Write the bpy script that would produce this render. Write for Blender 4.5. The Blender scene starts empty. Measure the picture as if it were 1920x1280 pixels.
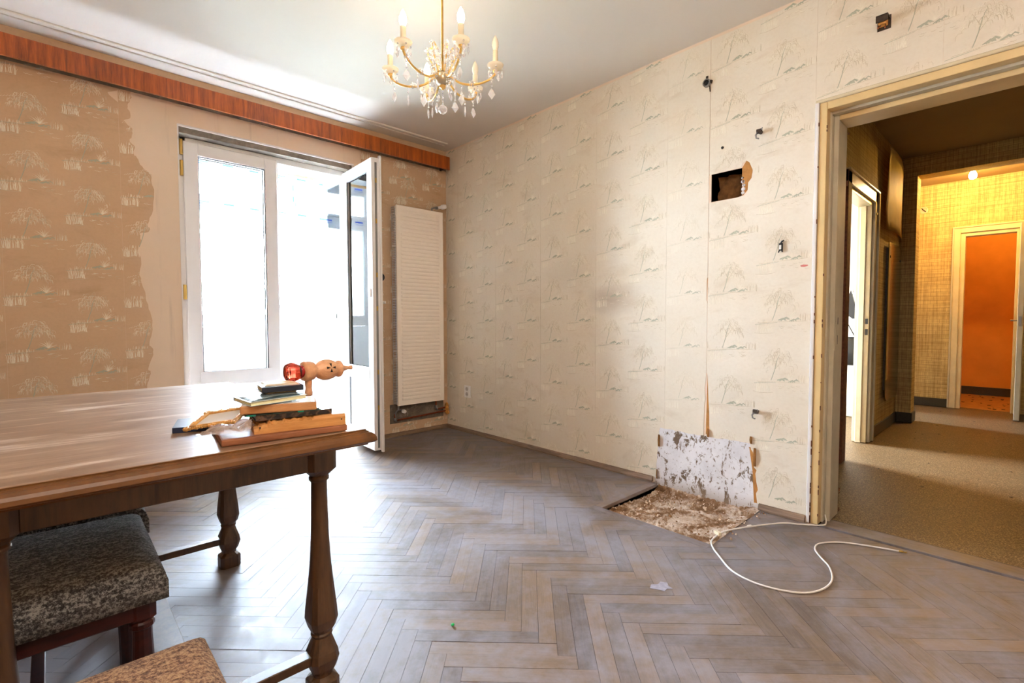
import bpy, bmesh, math, random
from mathutils import Vector, Matrix
random.seed(7)
PI = math.pi
S = bpy.context.scene
COL = S.collection

# ------------------------------------------------------------------ camera, sky, exposure
cam_d = bpy.data.cameras.new('camera'); cam = bpy.data.objects.new('camera', cam_d); COL.objects.link(cam)
cam_d.sensor_width = 36; cam_d.lens = 915.28 / 1920 * 36; cam_d.clip_start = 0.02
_yaw, _pit, _rol = .75481, -.04109, -.00168
Fv = Vector((math.sin(_yaw)*math.cos(_pit), math.cos(_yaw)*math.cos(_pit), math.sin(_pit)))
Rv = Vector((math.cos(_yaw), -math.sin(_yaw), 0)); Uv = Rv.cross(Fv)
R2 = Rv*math.cos(_rol) + Uv*math.sin(_rol); U2 = -Rv*math.sin(_rol) + Uv*math.cos(_rol)
M = Matrix((R2, U2, -Fv)).transposed().to_4x4(); M.translation = Vector((-2.75731, -3.84303, 1.01803))
cam.matrix_world = M
S.camera = cam
S.view_settings.view_transform = 'Standard'; S.view_settings.look = 'None'
S.view_settings.gamma = 1.0; S.view_settings.use_curve_mapping = False
S.view_settings.exposure = 2.52
S.cycles.use_denoising = True
S.cycles.max_bounces = 10; S.cycles.diffuse_bounces = 6; S.cycles.glossy_bounces = 4
S.cycles.transparent_max_bounces = 16; S.cycles.transmission_bounces = 8
S.cycles.sample_clamp_indirect = 6.0; S.cycles.caustics_refractive = False; S.cycles.caustics_reflective = False

W = bpy.data.worlds.new('sky'); S.world = W; W.use_nodes = True
SKY = 32.0
_n = W.node_tree.nodes; _l = W.node_tree.links; _n.clear()
_o = _n.new('ShaderNodeOutputWorld'); _b = _n.new('ShaderNodeBackground')
_tc = _n.new('ShaderNodeTexCoord'); _sx = _n.new('ShaderNodeSeparateXYZ'); _cr = _n.new('ShaderNodeValToRGB')
_l.new(_tc.outputs['Generated'], _sx.inputs[0]); _l.new(_sx.outputs['Z'], _cr.inputs[0])
_cr.color_ramp.elements[0].position = 0.0; _cr.color_ramp.elements[0].color = (.74, .87, 1.0, 1)
_cr.color_ramp.elements[1].position = .6; _cr.color_ramp.elements[1].color = (.66, .82, 1.0, 1)
_b.inputs['Strength'].default_value = SKY
_l.new(_cr.outputs[0], _b.inputs[0]); _l.new(_b.outputs[0], _o.inputs[0])

def light(name, kind, loc, power, color, size=.03, size_y=None, rot=None, portal=False, spread=None):
    d = bpy.data.lights.new(name, kind); o = bpy.data.objects.new(name, d); COL.objects.link(o)
    o.location = loc; d.energy = power; d.color = color
    if kind == 'AREA':
        d.size = size
        if size_y: d.shape = 'RECTANGLE'; d.size_y = size_y
        if rot: o.rotation_euler = rot
        if portal: d.cycles.is_portal = True
    else: d.shadow_soft_size = size
    return o
# daylight portals in the glazed openings (they guide the sky light, give none themselves)
light('portal_loggia', 'AREA', (-1.9, 1.27, 1.72), 1, (1, 1, 1), 2.5, 1.5, (-PI/2, 0, 0), portal=True)
light('portal_side_room', 'AREA', (1.8, .32, 1.5), 1, (1, 1, 1), 1.6, 1.5, (-PI/2, 0, 0), portal=True)
light('portal_far_room', 'AREA', (4.05, .32, 1.3), 1, (1, 1, 1), .8, 2.0, (-PI/2, 0, 0), portal=True)
WARM = (1.0, .66, .36)
# unseen fill light added behind the camera to brighten the window wall
light('rear_fill_light', 'POINT', (-2.75, -4.15, 2.33), 10, (1.0, .94, .87), .11)

# ------------------------------------------------------------------ helpers
def sc(r, g, b):
    f = lambda v: (v/255)/12.92 if v/255 <= .04045 else ((v/255+.055)/1.055)**2.4
    return (f(r), f(g), f(b), 1)

class NT:
    def __init__(s, name):
        s.m = bpy.data.materials.new(name); s.m.use_nodes = True
        s.n = s.m.node_tree.nodes; s.l = s.m.node_tree.links; s.n.clear()
        s.out = s.n.new('ShaderNodeOutputMaterial'); s.b = s.n.new('ShaderNodeBsdfPrincipled')
        s.l.new(s.b.outputs[0], s.out.inputs[0])
    def node(s, t, **k):
        x = s.n.new(t)
        for a, v in k.items(): setattr(x, a, v)
        return x
    def set(s, sock, v):
        if isinstance(v, (int, float, tuple, list, Vector)): sock.default_value = v
        else: s.l.new(v, sock)
    def coord(s, kind='Object', scale=(1, 1, 1), off=None):
        if kind == 'World': c = s.node('ShaderNodeNewGeometry').outputs['Position']
        elif kind == 'UV': c = s.node('ShaderNodeUVMap').outputs[0]
        else: c = s.node('ShaderNodeTexCoord').outputs[kind]
        mp = s.node('ShaderNodeMapping'); s.l.new(c, mp.inputs[0]); mp.inputs['Scale'].default_value = scale
        if off is not None: s.set(mp.inputs['Location'], off)
        return mp.outputs[0]
    def noise(s, co, scale=5, detail=4, rough=.55, dist=0, col=False):
        x = s.node('ShaderNodeTexNoise'); s.l.new(co, x.inputs['Vector'])
        x.inputs['Scale'].default_value = scale; x.inputs['Detail'].default_value = detail
        x.inputs['Roughness'].default_value = rough; x.inputs['Distortion'].default_value = dist
        return x.outputs[1 if col else 0]
    def ramp(s, v, stops):
        x = s.node('ShaderNodeValToRGB'); s.l.new(v, x.inputs[0]); e = x.color_ramp.elements
        e[0].position, e[0].color = stops[0]; e[1].position, e[1].color = stops[-1]
        for p, c in stops[1:-1]:
            q = e.new(p); q.color = c
        return x.outputs[0]
    def fr(s, v, a, b):
        x = s.node('ShaderNodeMapRange'); s.l.new(v, x.inputs[0])
        x.inputs[1].default_value = a; x.inputs[2].default_value = b; return x.outputs[0]
    def mix(s, f, a, b, mode='MIX'):
        x = s.node('ShaderNodeMixRGB', blend_type=mode); s.set(x.inputs[0], f); s.set(x.inputs[1], a); s.set(x.inputs[2], b); return x.outputs[0]
    def math(s, op, a, b=0.0, c=0.0):
        x = s.node('ShaderNodeMath', operation=op); s.set(x.inputs[0], a); s.set(x.inputs[1], b); s.set(x.inputs[2], c); return x.outputs[0]
    def bump(s, h, strength=.3, dist=.01):
        x = s.node('ShaderNodeBump'); s.l.new(h, x.inputs['Height']); x.inputs['Strength'].default_value = strength
        x.inputs['Distance'].default_value = dist; s.l.new(x.outputs[0], s.b.inputs['Normal'])
    def base(s, c, rough=.5, metal=0, spec=.5):
        s.set(s.b.inputs['Base Color'], c); s.set(s.b.inputs['Roughness'], rough)
        s.b.inputs['Metallic'].default_value = metal; s.b.inputs['Specular IOR Level'].default_value = spec

def plain(name, c, rough=.5, metal=0, spec=.5, var=.12, nscale=12, bump=0):
    t = NT(name); co = t.coord('Object'); nz = t.noise(co, nscale, 5)
    dk = (c[0]*(1-var), c[1]*(1-var), c[2]*(1-var), 1)
    t.base(t.ramp(nz, [(.35, dk), (.65, c)]), rough, metal, spec)
    if bump: t.bump(nz, bump, .004)
    return t.m

def wood(name, c1, c2, rough=.4, scale=(2, 22, 22), co='Object', spec=.5, dust=0, dustc=sc(190, 175, 160)):
    t = NT(name); v = t.coord(co, scale); n1 = t.noise(v, 2.2, 6, .6, .6); n2 = t.noise(v, 9, 4, .7)
    m = t.math('MULTIPLY_ADD', n2, .35, t.math('MULTIPLY', n1, .65))
    c = t.ramp(m, [(.33, c1), (.62, c2)])
    r = rough
    if dust:
        w = t.noise(t.coord('World', (1.5, 5, 3)), 2.2, 5, .6, .8); f = t.fr(w, .42, .68)
        c = t.mix(t.math('MULTIPLY', f, dust), c, dustc)
    t.base(c, r, 0, spec); t.bump(m, .12, .002)
    return t.m

def mesh_from(bm, name):
    bm.normal_update(); me = bpy.data.meshes.new(name); bm.to_mesh(me); bm.free(); return me
def link(name, me, mats=None, parent=None, loc=None, rotz=None, rot=None, smooth=False):
    o = bpy.data.objects.new(name, me); COL.objects.link(o)
    if mats is not None and not me.materials:
        for m in (mats if isinstance(mats, (list, tuple)) else [mats]): me.materials.append(m)
    if parent: o.parent = parent
    if loc is not None: o.location = loc
    if rotz is not None: o.rotation_euler = (0, 0, rotz)
    if rot is not None: o.rotation_euler = rot
    if smooth:
        for p in me.polygons: p.use_smooth = True
    return o
def obj(name, bm, mats, parent=None, loc=None, rotz=None, rot=None, smooth=False):
    return link(name, mesh_from(bm, name), mats, parent, loc, rotz, rot, smooth)
def tag(o, label=None, cat=None, group=None, kind=None):
    if label: o['label'] = label
    if cat: o['category'] = cat
    if group: o['group'] = group
    if kind: o['kind'] = kind
    return o
def thing(name, label, cat, loc=(0, 0, 0), rotz=0, group=None):
    o = bpy.data.objects.new(name, None); COL.objects.link(o); o.location = loc; o.rotation_euler = (0, 0, rotz)
    o.empty_display_size = .05
    return tag(o, label, cat, group)
def dup(root, loc=None, rotz=None, label=None, parent=None):
    r = root.copy(); COL.objects.link(r)
    if loc is not None: r.location = loc
    if rotz is not None: r.rotation_euler = (0, 0, rotz)
    if label: r['label'] = label
    if parent: r.parent = parent
    for ch in [x for x in bpy.data.objects if x.parent == root]:
        c = ch.copy(); COL.objects.link(c); c.parent = r
        for g in [x for x in bpy.data.objects if x.parent == ch]:
            d = g.copy(); COL.objects.link(d); d.parent = c
    return r

def box(bm, x0, x1, y0, y1, z0, z1, bev=0, mat=0, seg=1):
    vs = [bm.verts.new(p) for p in ((x0, y0, z0), (x1, y0, z0), (x1, y1, z0), (x0, y1, z0), (x0, y0, z1), (x1, y0, z1), (x1, y1, z1), (x0, y1, z1))]
    fs = [bm.faces.new([vs[i] for i in q]) for q in ((3, 2, 1, 0), (4, 5, 6, 7), (0, 1, 5, 4), (1, 2, 6, 5), (2, 3, 7, 6), (3, 0, 4, 7))]
    for f in fs: f.material_index = mat
    if bev:
        es = list({e for f in fs for e in f.edges})
        r = bmesh.ops.bevel(bm, geom=es, offset=bev, segments=seg, affect='EDGES', profile=.6)
        for f in r['faces']: f.material_index = mat
    return vs
def B(x0, x1, y0, y1, z0, z1, bev=0, seg=1):
    bm = bmesh.new(); box(bm, x0, x1, y0, y1, z0, z1, bev, 0, seg); return bm
def prism(bm, pts, h0, h1, axis='z', mat=0):
    """extrude a 2D polygon; axis x: pts=(y,z); y: pts=(x,z); z: pts=(x,y)"""
    P = {'x': lambda p, h: (h, p[0], p[1]), 'y': lambda p, h: (p[0], h, p[1]), 'z': lambda p, h: (p[0], p[1], h)}[axis]
    a = [bm.verts.new(P(p, h0)) for p in pts]; b = [bm.verts.new(P(p, h1)) for p in pts]; n = len(pts)
    fs = [bm.faces.new(a), bm.faces.new(b[::-1])] + [bm.faces.new((a[i], b[i], b[(i+1) % n], a[(i+1) % n])) for i in range(n)]
    for f in fs: f.material_index = mat
    bmesh.ops.recalc_face_normals(bm, faces=fs)
    if n > 4: bmesh.ops.triangulate(bm, faces=fs[:2])
def lathe(bm, prof, seg=16, center=(0, 0, 0), axis='z', mat=0, sq=None):
    """prof [(r,h)], sq: optional squareness per ring 0 round 1 square"""
    rings = []
    for k, (r, h) in enumerate(prof):
        ring = []
        for i in range(seg):
            a = 2*PI*(i+.5)/seg if sq else 2*PI*i/seg
            rr = max(r, 1e-5)
            if sq and sq[k] > 0:
                m = 1/max(abs(math.cos(a)), abs(math.sin(a))); mx = 1/max(abs(math.cos(a-PI/4)), abs(math.sin(a-PI/4)))
                rr = r*((1-sq[k]) + sq[k]*min(m, mx*1.22*1.08))
            x, y = rr*math.cos(a), rr*math.sin(a)
            p = {'z': (x, y, h), 'x': (h, x, y), 'y': (x, h, y)}[axis]
            ring.append(bm.verts.new((p[0]+center[0], p[1]+center[1], p[2]+center[2])))
        rings.append(ring)
    fs = []
    for a, b in zip(rings, rings[1:]):
        for i in range(seg): fs.append(bm.faces.new((a[i], a[(i+1) % seg], b[(i+1) % seg], b[i])))
    fs.append(bm.faces.new(rings[0][::-1])); fs.append(bm.faces.new(rings[-1]))
    for f in fs: f.material_index = mat
    bmesh.ops.recalc_face_normals(bm, faces=fs)
def tube(bm, pts, r, seg=8, mat=0, radii=None):
    pts = [Vector(p) for p in pts]; rings = []; up = None
    for i, p in enumerate(pts):
        d = (pts[min(i+1, len(pts)-1)] - pts[max(i-1, 0)]).normalized()
        if up is None: up = d.orthogonal().normalized()
        up = (up - d*up.dot(d)).normalized(); s = d.cross(up)
        rr = radii[i] if radii else r
        rings.append([bm.verts.new(p + (up*math.cos(2*PI*k/seg) + s*math.sin(2*PI*k/seg))*rr) for k in range(seg)])
    fs = []
    for a, b in zip(rings, rings[1:]):
        for i in range(seg): fs.append(bm.faces.new((a[i], a[(i+1) % seg], b[(i+1) % seg], b[i])))
    fs.append(bm.faces.new(rings[0][::-1])); fs.append(bm.faces.new(rings[-1]))
    for f in fs: f.material_index = mat; f.smooth = True
def smooth_path(pts, n=8):
    P = [Vector(p) for p in pts]; out = []
    for i in range(len(P)-1):
        a, b, c, d = P[max(i-1, 0)], P[i], P[i+1], P[min(i+2, len(P)-1)]
        for k in range(n):
            t = k/n
            out.append(.5*((2*b) + (c-a)*t + (2*a-5*b+4*c-d)*t*t + (3*b-a-3*c+d)*t**3))
    return out + [P[-1]]
def grid_sheet(bm, nx, ny, fn, thick=0, mat=0):
    V = [[bm.verts.new(fn(i/nx, j/ny)) for j in range(ny+1)] for i in range(nx+1)]; fs = []
    for i in range(nx):
        for j in range(ny): fs.append(bm.faces.new((V[i][j], V[i+1][j], V[i+1][j+1], V[i][j+1])))
    for f in fs: f.material_index = mat; f.smooth = True
    if thick: bmesh.ops.solidify(bm, geom=fs, thickness=thick)

# ------------------------------------------------------------------ materials
def wallpaper_mat(name, c1, c2, stain, smudge=False):
    t = NT(name); w = t.coord('World'); n1 = t.noise(w, 1.6, 5, .6); n2 = t.noise(w, 60, 3); n3 = t.noise(t.coord('World', (1, 1, 2.2)), 3.2, 5, .65, .5)
    c = t.mix(t.fr(n1, .35, .65), c1, c2)
    c = t.mix(t.math('MULTIPLY', t.fr(n3, .56, .74), .45), c, stain)
    c = t.mix(t.math('MULTIPLY', t.fr(n2, .45, .75), .12), c, stain)
    if smudge:   # greasy brown smudge left by a piece of furniture
        for (sy, sz, ry, rz, k) in ((-1.91, 1.17, .26, .14, .42), (-1.56, 1.36, .3, .2, .14), (-2.75, .50, .2, .25, .10)):
            vm = t.node('ShaderNodeVectorMath', operation='DISTANCE'); mp = t.node('ShaderNodeMapping'); t.l.new(t.node('ShaderNodeNewGeometry').outputs['Position'], mp.inputs[0])
            mp.inputs['Scale'].default_value = (0, 1/ry, 1/rz); t.l.new(mp.outputs[0], vm.inputs[0]); vm.inputs[1].default_value = (0, sy/ry, sz/rz)
            d = t.math('MULTIPLY_ADD', n3, .8, vm.outputs['Value']); c = t.mix(t.math('MULTIPLY', t.fr(d, 1.35, .45), k), c, sc(128, 104, 84))
    t.base(c, .75, 0, .25); t.bump(n2, .25, .002); return t.m
MT = {}
MT['wallpaper'] = wallpaper_mat('willow_wallpaper', sc(231, 224, 210), sc(225, 215, 197), sc(198, 180, 154), True)
MT['wallpaper_shaded'] = wallpaper_mat('willow_wallpaper_shaded', sc(214, 184, 152), sc(205, 173, 140), sc(172, 140, 106))  # same paper, browner: its lack of daylight is put into the colour
MT['print_light'] = plain('wallpaper_print_light', sc(246, 240, 224), .8, spec=.2)
MT['print_dark'] = plain('wallpaper_print_brown', sc(212, 200, 176), .8, spec=.2)
MT['print_green'] = plain('wallpaper_print_green', sc(184, 186, 166), .8, spec=.2)
t = NT('skim_plaster'); w = t.coord('World'); n1 = t.noise(w, 2, 6, .6, .4); n2 = t.noise(t.coord('World', (9, 9, .8)), 1.6, 5, .6); n3 = t.noise(w, 35, 4)
c = t.mix(t.fr(n1, .3, .7), sc(236, 216, 196), sc(226, 208, 186)); c = t.mix(t.math('MULTIPLY', t.fr(n2, .58, .72), .35), c, sc(176, 160, 146))
t.base(c, .8, 0, .25); t.bump(n3, .15, .003); MT['plaster'] = t.m
t = NT('grey_plaster'); w = t.coord('World'); n1 = t.noise(w, 7, 6, .7, .4); n3 = t.noise(w, 60, 4)
t.base(t.ramp(n1, [(.3, sc(92, 84, 76)), (.7, sc(150, 138, 124))]), .85, 0, .2); t.bump(n3, .4, .004); MT['rough_grey'] = t.m
t = NT('bare_wall_patch'); w = t.coord('World', (1, 1, .5)); n1 = t.noise(w, 17, 7, .72, .5); n2 = t.noise(t.coord('World'), 5, 6, .7); n3 = t.noise(t.coord('World'), 48, 4)
c = t.mix(t.fr(n2, .3, .75), sc(238, 238, 242), sc(206, 204, 208)); c = t.mix(t.fr(n1, .555, .585), c, sc(116, 98, 82)); c = t.mix(t.math('MULTIPLY', t.fr(n3, .60, .66), .7), c, sc(134, 116, 98))
zz = t.node('ShaderNodeSeparateXYZ'); t.l.new(t.coord('World'), zz.inputs[0])
lo = t.math('MULTIPLY', t.fr(t.math('MULTIPLY_ADD', n2, .12, zz.outputs[2]), .12, .02), .8)
c = t.mix(lo, c, sc(150, 128, 104)); t.base(c, .85, 0, .2); t.bump(t.math('MULTIPLY_ADD', n1, 1.0, t.math('MULTIPLY', n3, .4)), .6, .008); MT['patch'] = t.m
t = NT('rubble_screed'); w = t.coord('World'); n1 = t.noise(w, 9, 7, .7, .6); n2 = t.noise(w, 30, 6, .7); n3 = t.noise(w, 4, 4, .6)
c = t.ramp(n1, [(.3, sc(92, 66, 44)), (.46, sc(150, 116, 86)), (.56, sc(208, 188, 170)), (.7, sc(240, 232, 226))])
c = t.mix(t.math('MULTIPLY', t.fr(n2, .55, .7), .6), c, sc(80, 54, 36)); t.base(c, .95, 0, .1); t.bump(n2, .8, .015); MT['rubble'] = t.m
MT['rubble_bits'] = plain('rubble_crumbs', sc(190, 160, 134), .95, var=.5, nscale=40, bump=.5)
MT['ceiling'] = plain('ceiling_paint', sc(228, 221, 212), .85, spec=.2, var=.05, nscale=1.2)
MT['white'] = plain('white_pvc', sc(232, 230, 230), .28, spec=.5, var=.02)
MT['white_warm'] = plain('radiator_enamel', sc(250, 242, 232), .3, spec=.5, var=.02)
MT['gasket'] = plain('black_gasket', sc(30, 36, 44), .5)
MT['brass'] = plain('brass_hinge', sc(200, 165, 90), .35, .8)
MT['steel'] = plain('grey_steel', sc(150, 150, 150), .35, .9)
MT['black'] = plain('black_plastic', sc(22, 26, 32), .35)
MT['bakelite'] = plain('dark_bakelite', sc(70, 56, 44), .5, nscale=60, var=.5)
MT['whiteplastic'] = plain('white_plastic', sc(240, 238, 236), .3, var=.03)
MT['copper'] = plain('copper_pipe', sc(176, 96, 60), .35, .85, nscale=30, var=.4)
MT['foam'] = plain('expanding_foam', sc(222, 160, 80), .8, nscale=40, var=.4, bump=.8)
MT['foam_pale'] = plain('expanding_foam_pale', sc(232, 178, 110), .8, nscale=40, var=.4, bump=.8)
MT['pelmet'] = wood('pelmet_veneer', sc(96, 40, 8), sc(190, 96, 30), .36, (20, 6, 1.2), 'World')
MT['pelmet_edge'] = wood('pelmet_raw_edge', sc(150, 112, 66), sc(190, 150, 98), .6, (2, 20, 20), 'World')
MT['table'] = wood('table_oak', sc(72, 44, 18), sc(118, 76, 34), .42, (3.2, .35, 3), 'World')
MT['table_leg'] = wood('table_leg_oak', sc(56, 38, 22), sc(92, 64, 38), .42, (16, 16, 2), 'World')
t = NT('tabletop_veneer'); w = t.coord('World', (.9, 6, 1)); n1 = t.noise(w, 1.7, 6, .62, 1.5); n2 = t.noise(t.coord('World', (3, 34, 1)), 3, 4)
c = t.ramp(t.math('MULTIPLY_ADD', n2, .3, t.math('MULTIPLY', n1, .7)), [(.35, sc(118, 92, 72)), (.52, sc(150, 124, 102)), (.66, sc(208, 194, 180))])
t.base(c, t.math('MULTIPLY_ADD', n1, .2, .22), 0, .5); t.bump(n2, .05, .001); MT['tabletop'] = t.m
MT['chairwood'] = wood('mahogany_stain', sc(34, 10, 8), sc(64, 22, 16), .35, (4, 20, 20), 'Object')
def upholstery(name, a, b, cc):
    t = NT(name); v = t.coord('World', (60, 60, 60)); n1 = t.noise(v, 2.6, 4, .85); v2 = t.coord('World', (20, 75, 75)); n2 = t.noise(v2, 1.6, 3, .6)
    m = t.math('MULTIPLY_ADD', n2, .26, t.math('MULTIPLY', n1, .75))
    t.base(t.ramp(m, [(.42, a), (.50, b), (.57, cc)]), .95, 0, .15); t.bump(m, 1.0, .01)
    t.b.inputs['Sheen Weight'].default_value = .25; return t.m
MT['upholstery'] = upholstery('boucle_grey_brown', sc(28, 28, 30), sc(84, 82, 82), sc(172, 170, 166))
MT['upholstery_tan'] = upholstery('boucle_tan', sc(84, 44, 30), sc(166, 122, 90), sc(216, 182, 140))
t = NT('parquet_oak')
oi = t.node('ShaderNodeObjectInfo'); at = t.node('ShaderNodeVertexColor', layer_name='tint')
tt = t.math('FRACT', t.math('ADD', oi.outputs['Random'], at.outputs[0]))
cv = t.node('ShaderNodeCombineXYZ'); t.l.new(t.math('MULTIPLY', tt, 37.0), cv.inputs[0]); t.l.new(t.math('MULTIPLY', tt, 91.0), cv.inputs[1])
g = t.coord('UV', (2.5, 30, 1), cv.outputs[0]); n1 = t.noise(g, 2.2, 6, .65, .8); n2 = t.noise(g, 9, 4, .7)
gm = t.math('MULTIPLY_ADD', n2, .4, t.math('MULTIPLY', n1, .6))
ca = t.ramp(gm, [(.33, sc(62, 50, 42)), (.62, sc(116, 98, 82))])
cb = t.ramp(tt, [(0, sc(90, 84, 86)), (.35, sc(114, 99, 88)), (.7, sc(146, 120, 96)), (1, sc(82, 78, 82))])
c = t.mix(.42, ca, cb)
w = t.coord('World'); d1 = t.noise(w, 1.3, 6, .65, .7); d2 = t.noise(w, 14, 5, .7)
dust = t.math('MULTIPLY', t.fr(t.math('MULTIPLY_ADD', d2, .35, t.math('MULTIPLY', d1, .7)), .44, .62), .60)
c = t.mix(dust, c, sc(148, 146, 158))
t.base(c, t.math('MULTIPLY_ADD', dust, .22, t.math('MULTIPLY_ADD', d2, .20, .34)), 0, .5); t.bump(gm, .12, .002); MT['parquet'] = t.m
MT['subfloor'] = plain('joint_dirt', sc(52, 44, 40), .9)
t = NT('speckled_terrazzo'); w = t.coord('World'); n1 = t.noise(w, 170, 2, .6); n2 = t.noise(w, 2.2, 5, .6)
c = t.ramp(n1, [(.35, sc(58, 42, 26)), (.52, sc(100, 78, 50)), (.68, sc(158, 138, 104))]); c = t.mix(t.math('MULTIPLY', t.fr(n2, .4, .7), .35), c, sc(92, 74, 50))
t.base(c, .5, 0, .35); t.bump(n1, .2, .002); MT['terrazzo'] = t.m
t = NT('woven_hall_wallpaper'); w = t.coord('World'); 
v1 = t.noise(t.coord('World', (40, 40, 1.2)), 2, 3, .6); v2 = t.noise(t.coord('World', (1.2, 1.2, 60)), 2, 3, .6)
bk = t.node('ShaderNodeTexBrick'); sx = t.node('ShaderNodeSeparateXYZ'); t.l.new(w, sx.inputs[0]); cx = t.node('ShaderNodeCombineXYZ')
t.l.new(t.math('ADD', sx.outputs[0], sx.outputs[1]), cx.inputs[0]); t.l.new(sx.outputs[2], cx.inputs[1]); t.l.new(cx.outputs[0], bk.inputs[0])
bk.offset = 0.5; bk.inputs['Scale'].default_value = 1; bk.inputs['Brick Width'].default_value = .06; bk.inputs['Row Height'].default_value = .045; bk.inputs['Mortar Size'].default_value = .003; bk.inputs['Mortar Smooth'].default_value = .6
c = t.ramp(t.math('MULTIPLY_ADD', v2, .5, t.math('MULTIPLY', v1, .5)), [(.38, sc(160, 136, 90)), (.6, sc(212, 190, 134))])
c = t.mix(t.math('MULTIPLY', bk.outputs['Fac'], .55), c, sc(140, 116, 80)); c = t.mix(t.math('MULTIPLY', t.fr(t.noise(w, 2.5, 5), .5, .75), .4), c, sc(140, 112, 74))
t.base(c, .8, 0, .2); t.bump(v1, .15, .002); MT['hallpaper'] = t.m
MT['cream'] = plain('old_cream_gloss', sc(220, 206, 172), .3, spec=.5, var=.12, nscale=9)
MT['greypaint'] = plain('old_grey_white_gloss', sc(200, 192, 170), .55, spec=.5, var=.14, nscale=9)
MT['casing'] = plain('warm_lit_gloss_paint', sc(224, 196, 142), .35, var=.1, nscale=7)  # warm lamplight on the frame face put into the paint colour
MT['chipped'] = plain('chipped_brown_edge', sc(120, 70, 46), .7, nscale=50, var=.5)
MT['darkbase'] = plain('dark_terrazzo_skirting', sc(58, 54, 40), .45, nscale=90, var=.4)
MT['skirting'] = wood('worn_skirting', sc(96, 76, 60), sc(146, 120, 98), .6, (2, 2, 30), 'World')
MT['orange'] = plain('orange_lit_wall', sc(224, 158, 72), .85, var=.15, nscale=3)  # orange of the bulb light put into the wall colour
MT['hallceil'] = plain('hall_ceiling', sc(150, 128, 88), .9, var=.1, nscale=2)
MT['whitewall'] = plain('white_room_wall', sc(238, 232, 222), .85, var=.06, nscale=2)
MT['brick'] = plain('hole_brick', sc(150, 108, 66), .95, var=.5, nscale=22, bump=.8)
MT['glue'] = plain('paper_backing_brown', sc(190, 132, 66), .85, var=.3, nscale=25)
MT['mirror'] = NT('tarnished_mirror').m
_p = MT['mirror'].node_tree.nodes['Principled BSDF']; _p.inputs['Base Color'].default_value = sc(120, 122, 92); _p.inputs['Metallic'].default_value = .85; _p.inputs['Roughness'].default_value = .18
MT['veneerboard'] = plain('aged_board', sc(196, 160, 96), .6, spec=.5, var=.2, nscale=6)
def glass_pane(name, tint=(1, 1, 1, 1), refl=1.0):
    t = NT(name); tr = t.node('ShaderNodeBsdfTransparent'); tr.inputs[0].default_value = tint
    gl = t.node('ShaderNodeBsdfGlossy'); gl.inputs['Roughness'].default_value = .02
    f = t.node('ShaderNodeFresnel'); f.inputs[0].default_value = 1.5
    nz = t.noise(t.coord('World'), 3, 3)
    fac = t.math('MULTIPLY_ADD', nz, .02, t.math('MULTIPLY', f.outputs[0], refl)); mx = t.node('ShaderNodeMixShader')
    t.l.new(fac, mx.inputs[0]); t.l.new(tr.outputs[0], mx.inputs[1]); t.l.new(gl.outputs[0], mx.inputs[2]); t.l.new(mx.outputs[0], t.out.inputs[0]); return t.m
MT['glass'] = glass_pane('window_glass'); MT['glass_blue'] = glass_pane('side_glass', (.72, .84, .93, 1))
def crystal(name, col=(1, 1, 1, 1), rough=0.02, ior=1.5):
    t = NT(name); t.base(col, rough, 0, .5); t.b.inputs['Transmission Weight'].default_value = 1; t.b.inputs['IOR'].default_value = ior; return t.m
t = NT('lead_crystal'); t.base((.97, .97, 1, 1), .06, 0, 1.0); tr = t.node('ShaderNodeBsdfTransparent'); mx = t.node('ShaderNodeMixShader'); mx.inputs[0].default_value = .34; t.l.new(tr.outputs[0], mx.inputs[1]); t.l.new(t.b.outputs[0], mx.inputs[2]); t.l.new(mx.outputs[0], t.out.inputs[0]); MT['crystal'] = t.m
MT['redglass'] = crystal('ruby_glass', (.95, .10, .05, 1), .08)
t = NT('frosted_candle_cup'); t.base(sc(250, 244, 232), .2); tl = t.node('ShaderNodeBsdfTranslucent'); tl.inputs[0].default_value = sc(250, 244, 232); mx = t.node('ShaderNodeMixShader'); mx.inputs[0].default_value = .6; t.l.new(t.b.outputs[0], mx.inputs[1]); t.l.new(tl.outputs[0], mx.inputs[2]); t.l.new(mx.outputs[0], t.out.inputs[0]); MT['pan'] = t.m
MT['gilt'] = plain('gilt_brass', sc(230, 186, 104), .3, .45, nscale=30, var=.25)
MT['hub'] = plain('silvered_hub', sc(200, 188, 160), .25, .7)
MT['candle'] = plain('ivory_sleeve', sc(240, 228, 200), .4)
def emit(name, col, s):
    t = NT(name); t.base((0.8, .8, .8, 1), .3); t.b.inputs['Emission Color'].default_value = col; t.b.inputs['Emission Strength'].default_value = s; return t.m
MT['bulb_on'] = emit('lit_bulb', (1, .88, .66, 1), 7); MT['bulb_off'] = plain('frosted_bulb', sc(250, 240, 222), .2)
MT['bulb_hall'] = emit('lit_hall_bulb', (1, .80, .55, 1), 60)
MT['bulb_wc'] = emit('lit_wc_bulb', (1, .62, .25, 1), 30)
MT['logo'] = plain('protective_film_print', sc(60, 96, 214), .5, var=.02)
MT['film'] = plain('protective_film', sc(220, 228, 245), .3, var=.02)
MT['leaves'] = plain('leaves', sc(96, 130, 84), .6, nscale=2, var=.5)
MT['bark'] = plain('bark', sc(80, 66, 52), .9, nscale=20, var=.5, bump=.5)
MT['render'] = plain('loggia_render', sc(246, 247, 250), .8, var=.05)
MT['bluewall'] = plain('loggia_side_panel', sc(214, 226, 240), .7, var=.05)

# ------------------------------------------------------------------ room shell
HC = 2.62
XL, YF = -3.70, -4.60              # left wall, wall behind the camera
OY0, OY1, OZ = -3.105, -4.32, 2.03 # wide opening to the hall in the right-hand wall
JX0, JX1, JZ = -2.125, -.925, 2.305 # balcony door opening in the back wall
PX0, PY0, PY1 = -.60, -2.265, -2.875 # hole in the parquet

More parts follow.
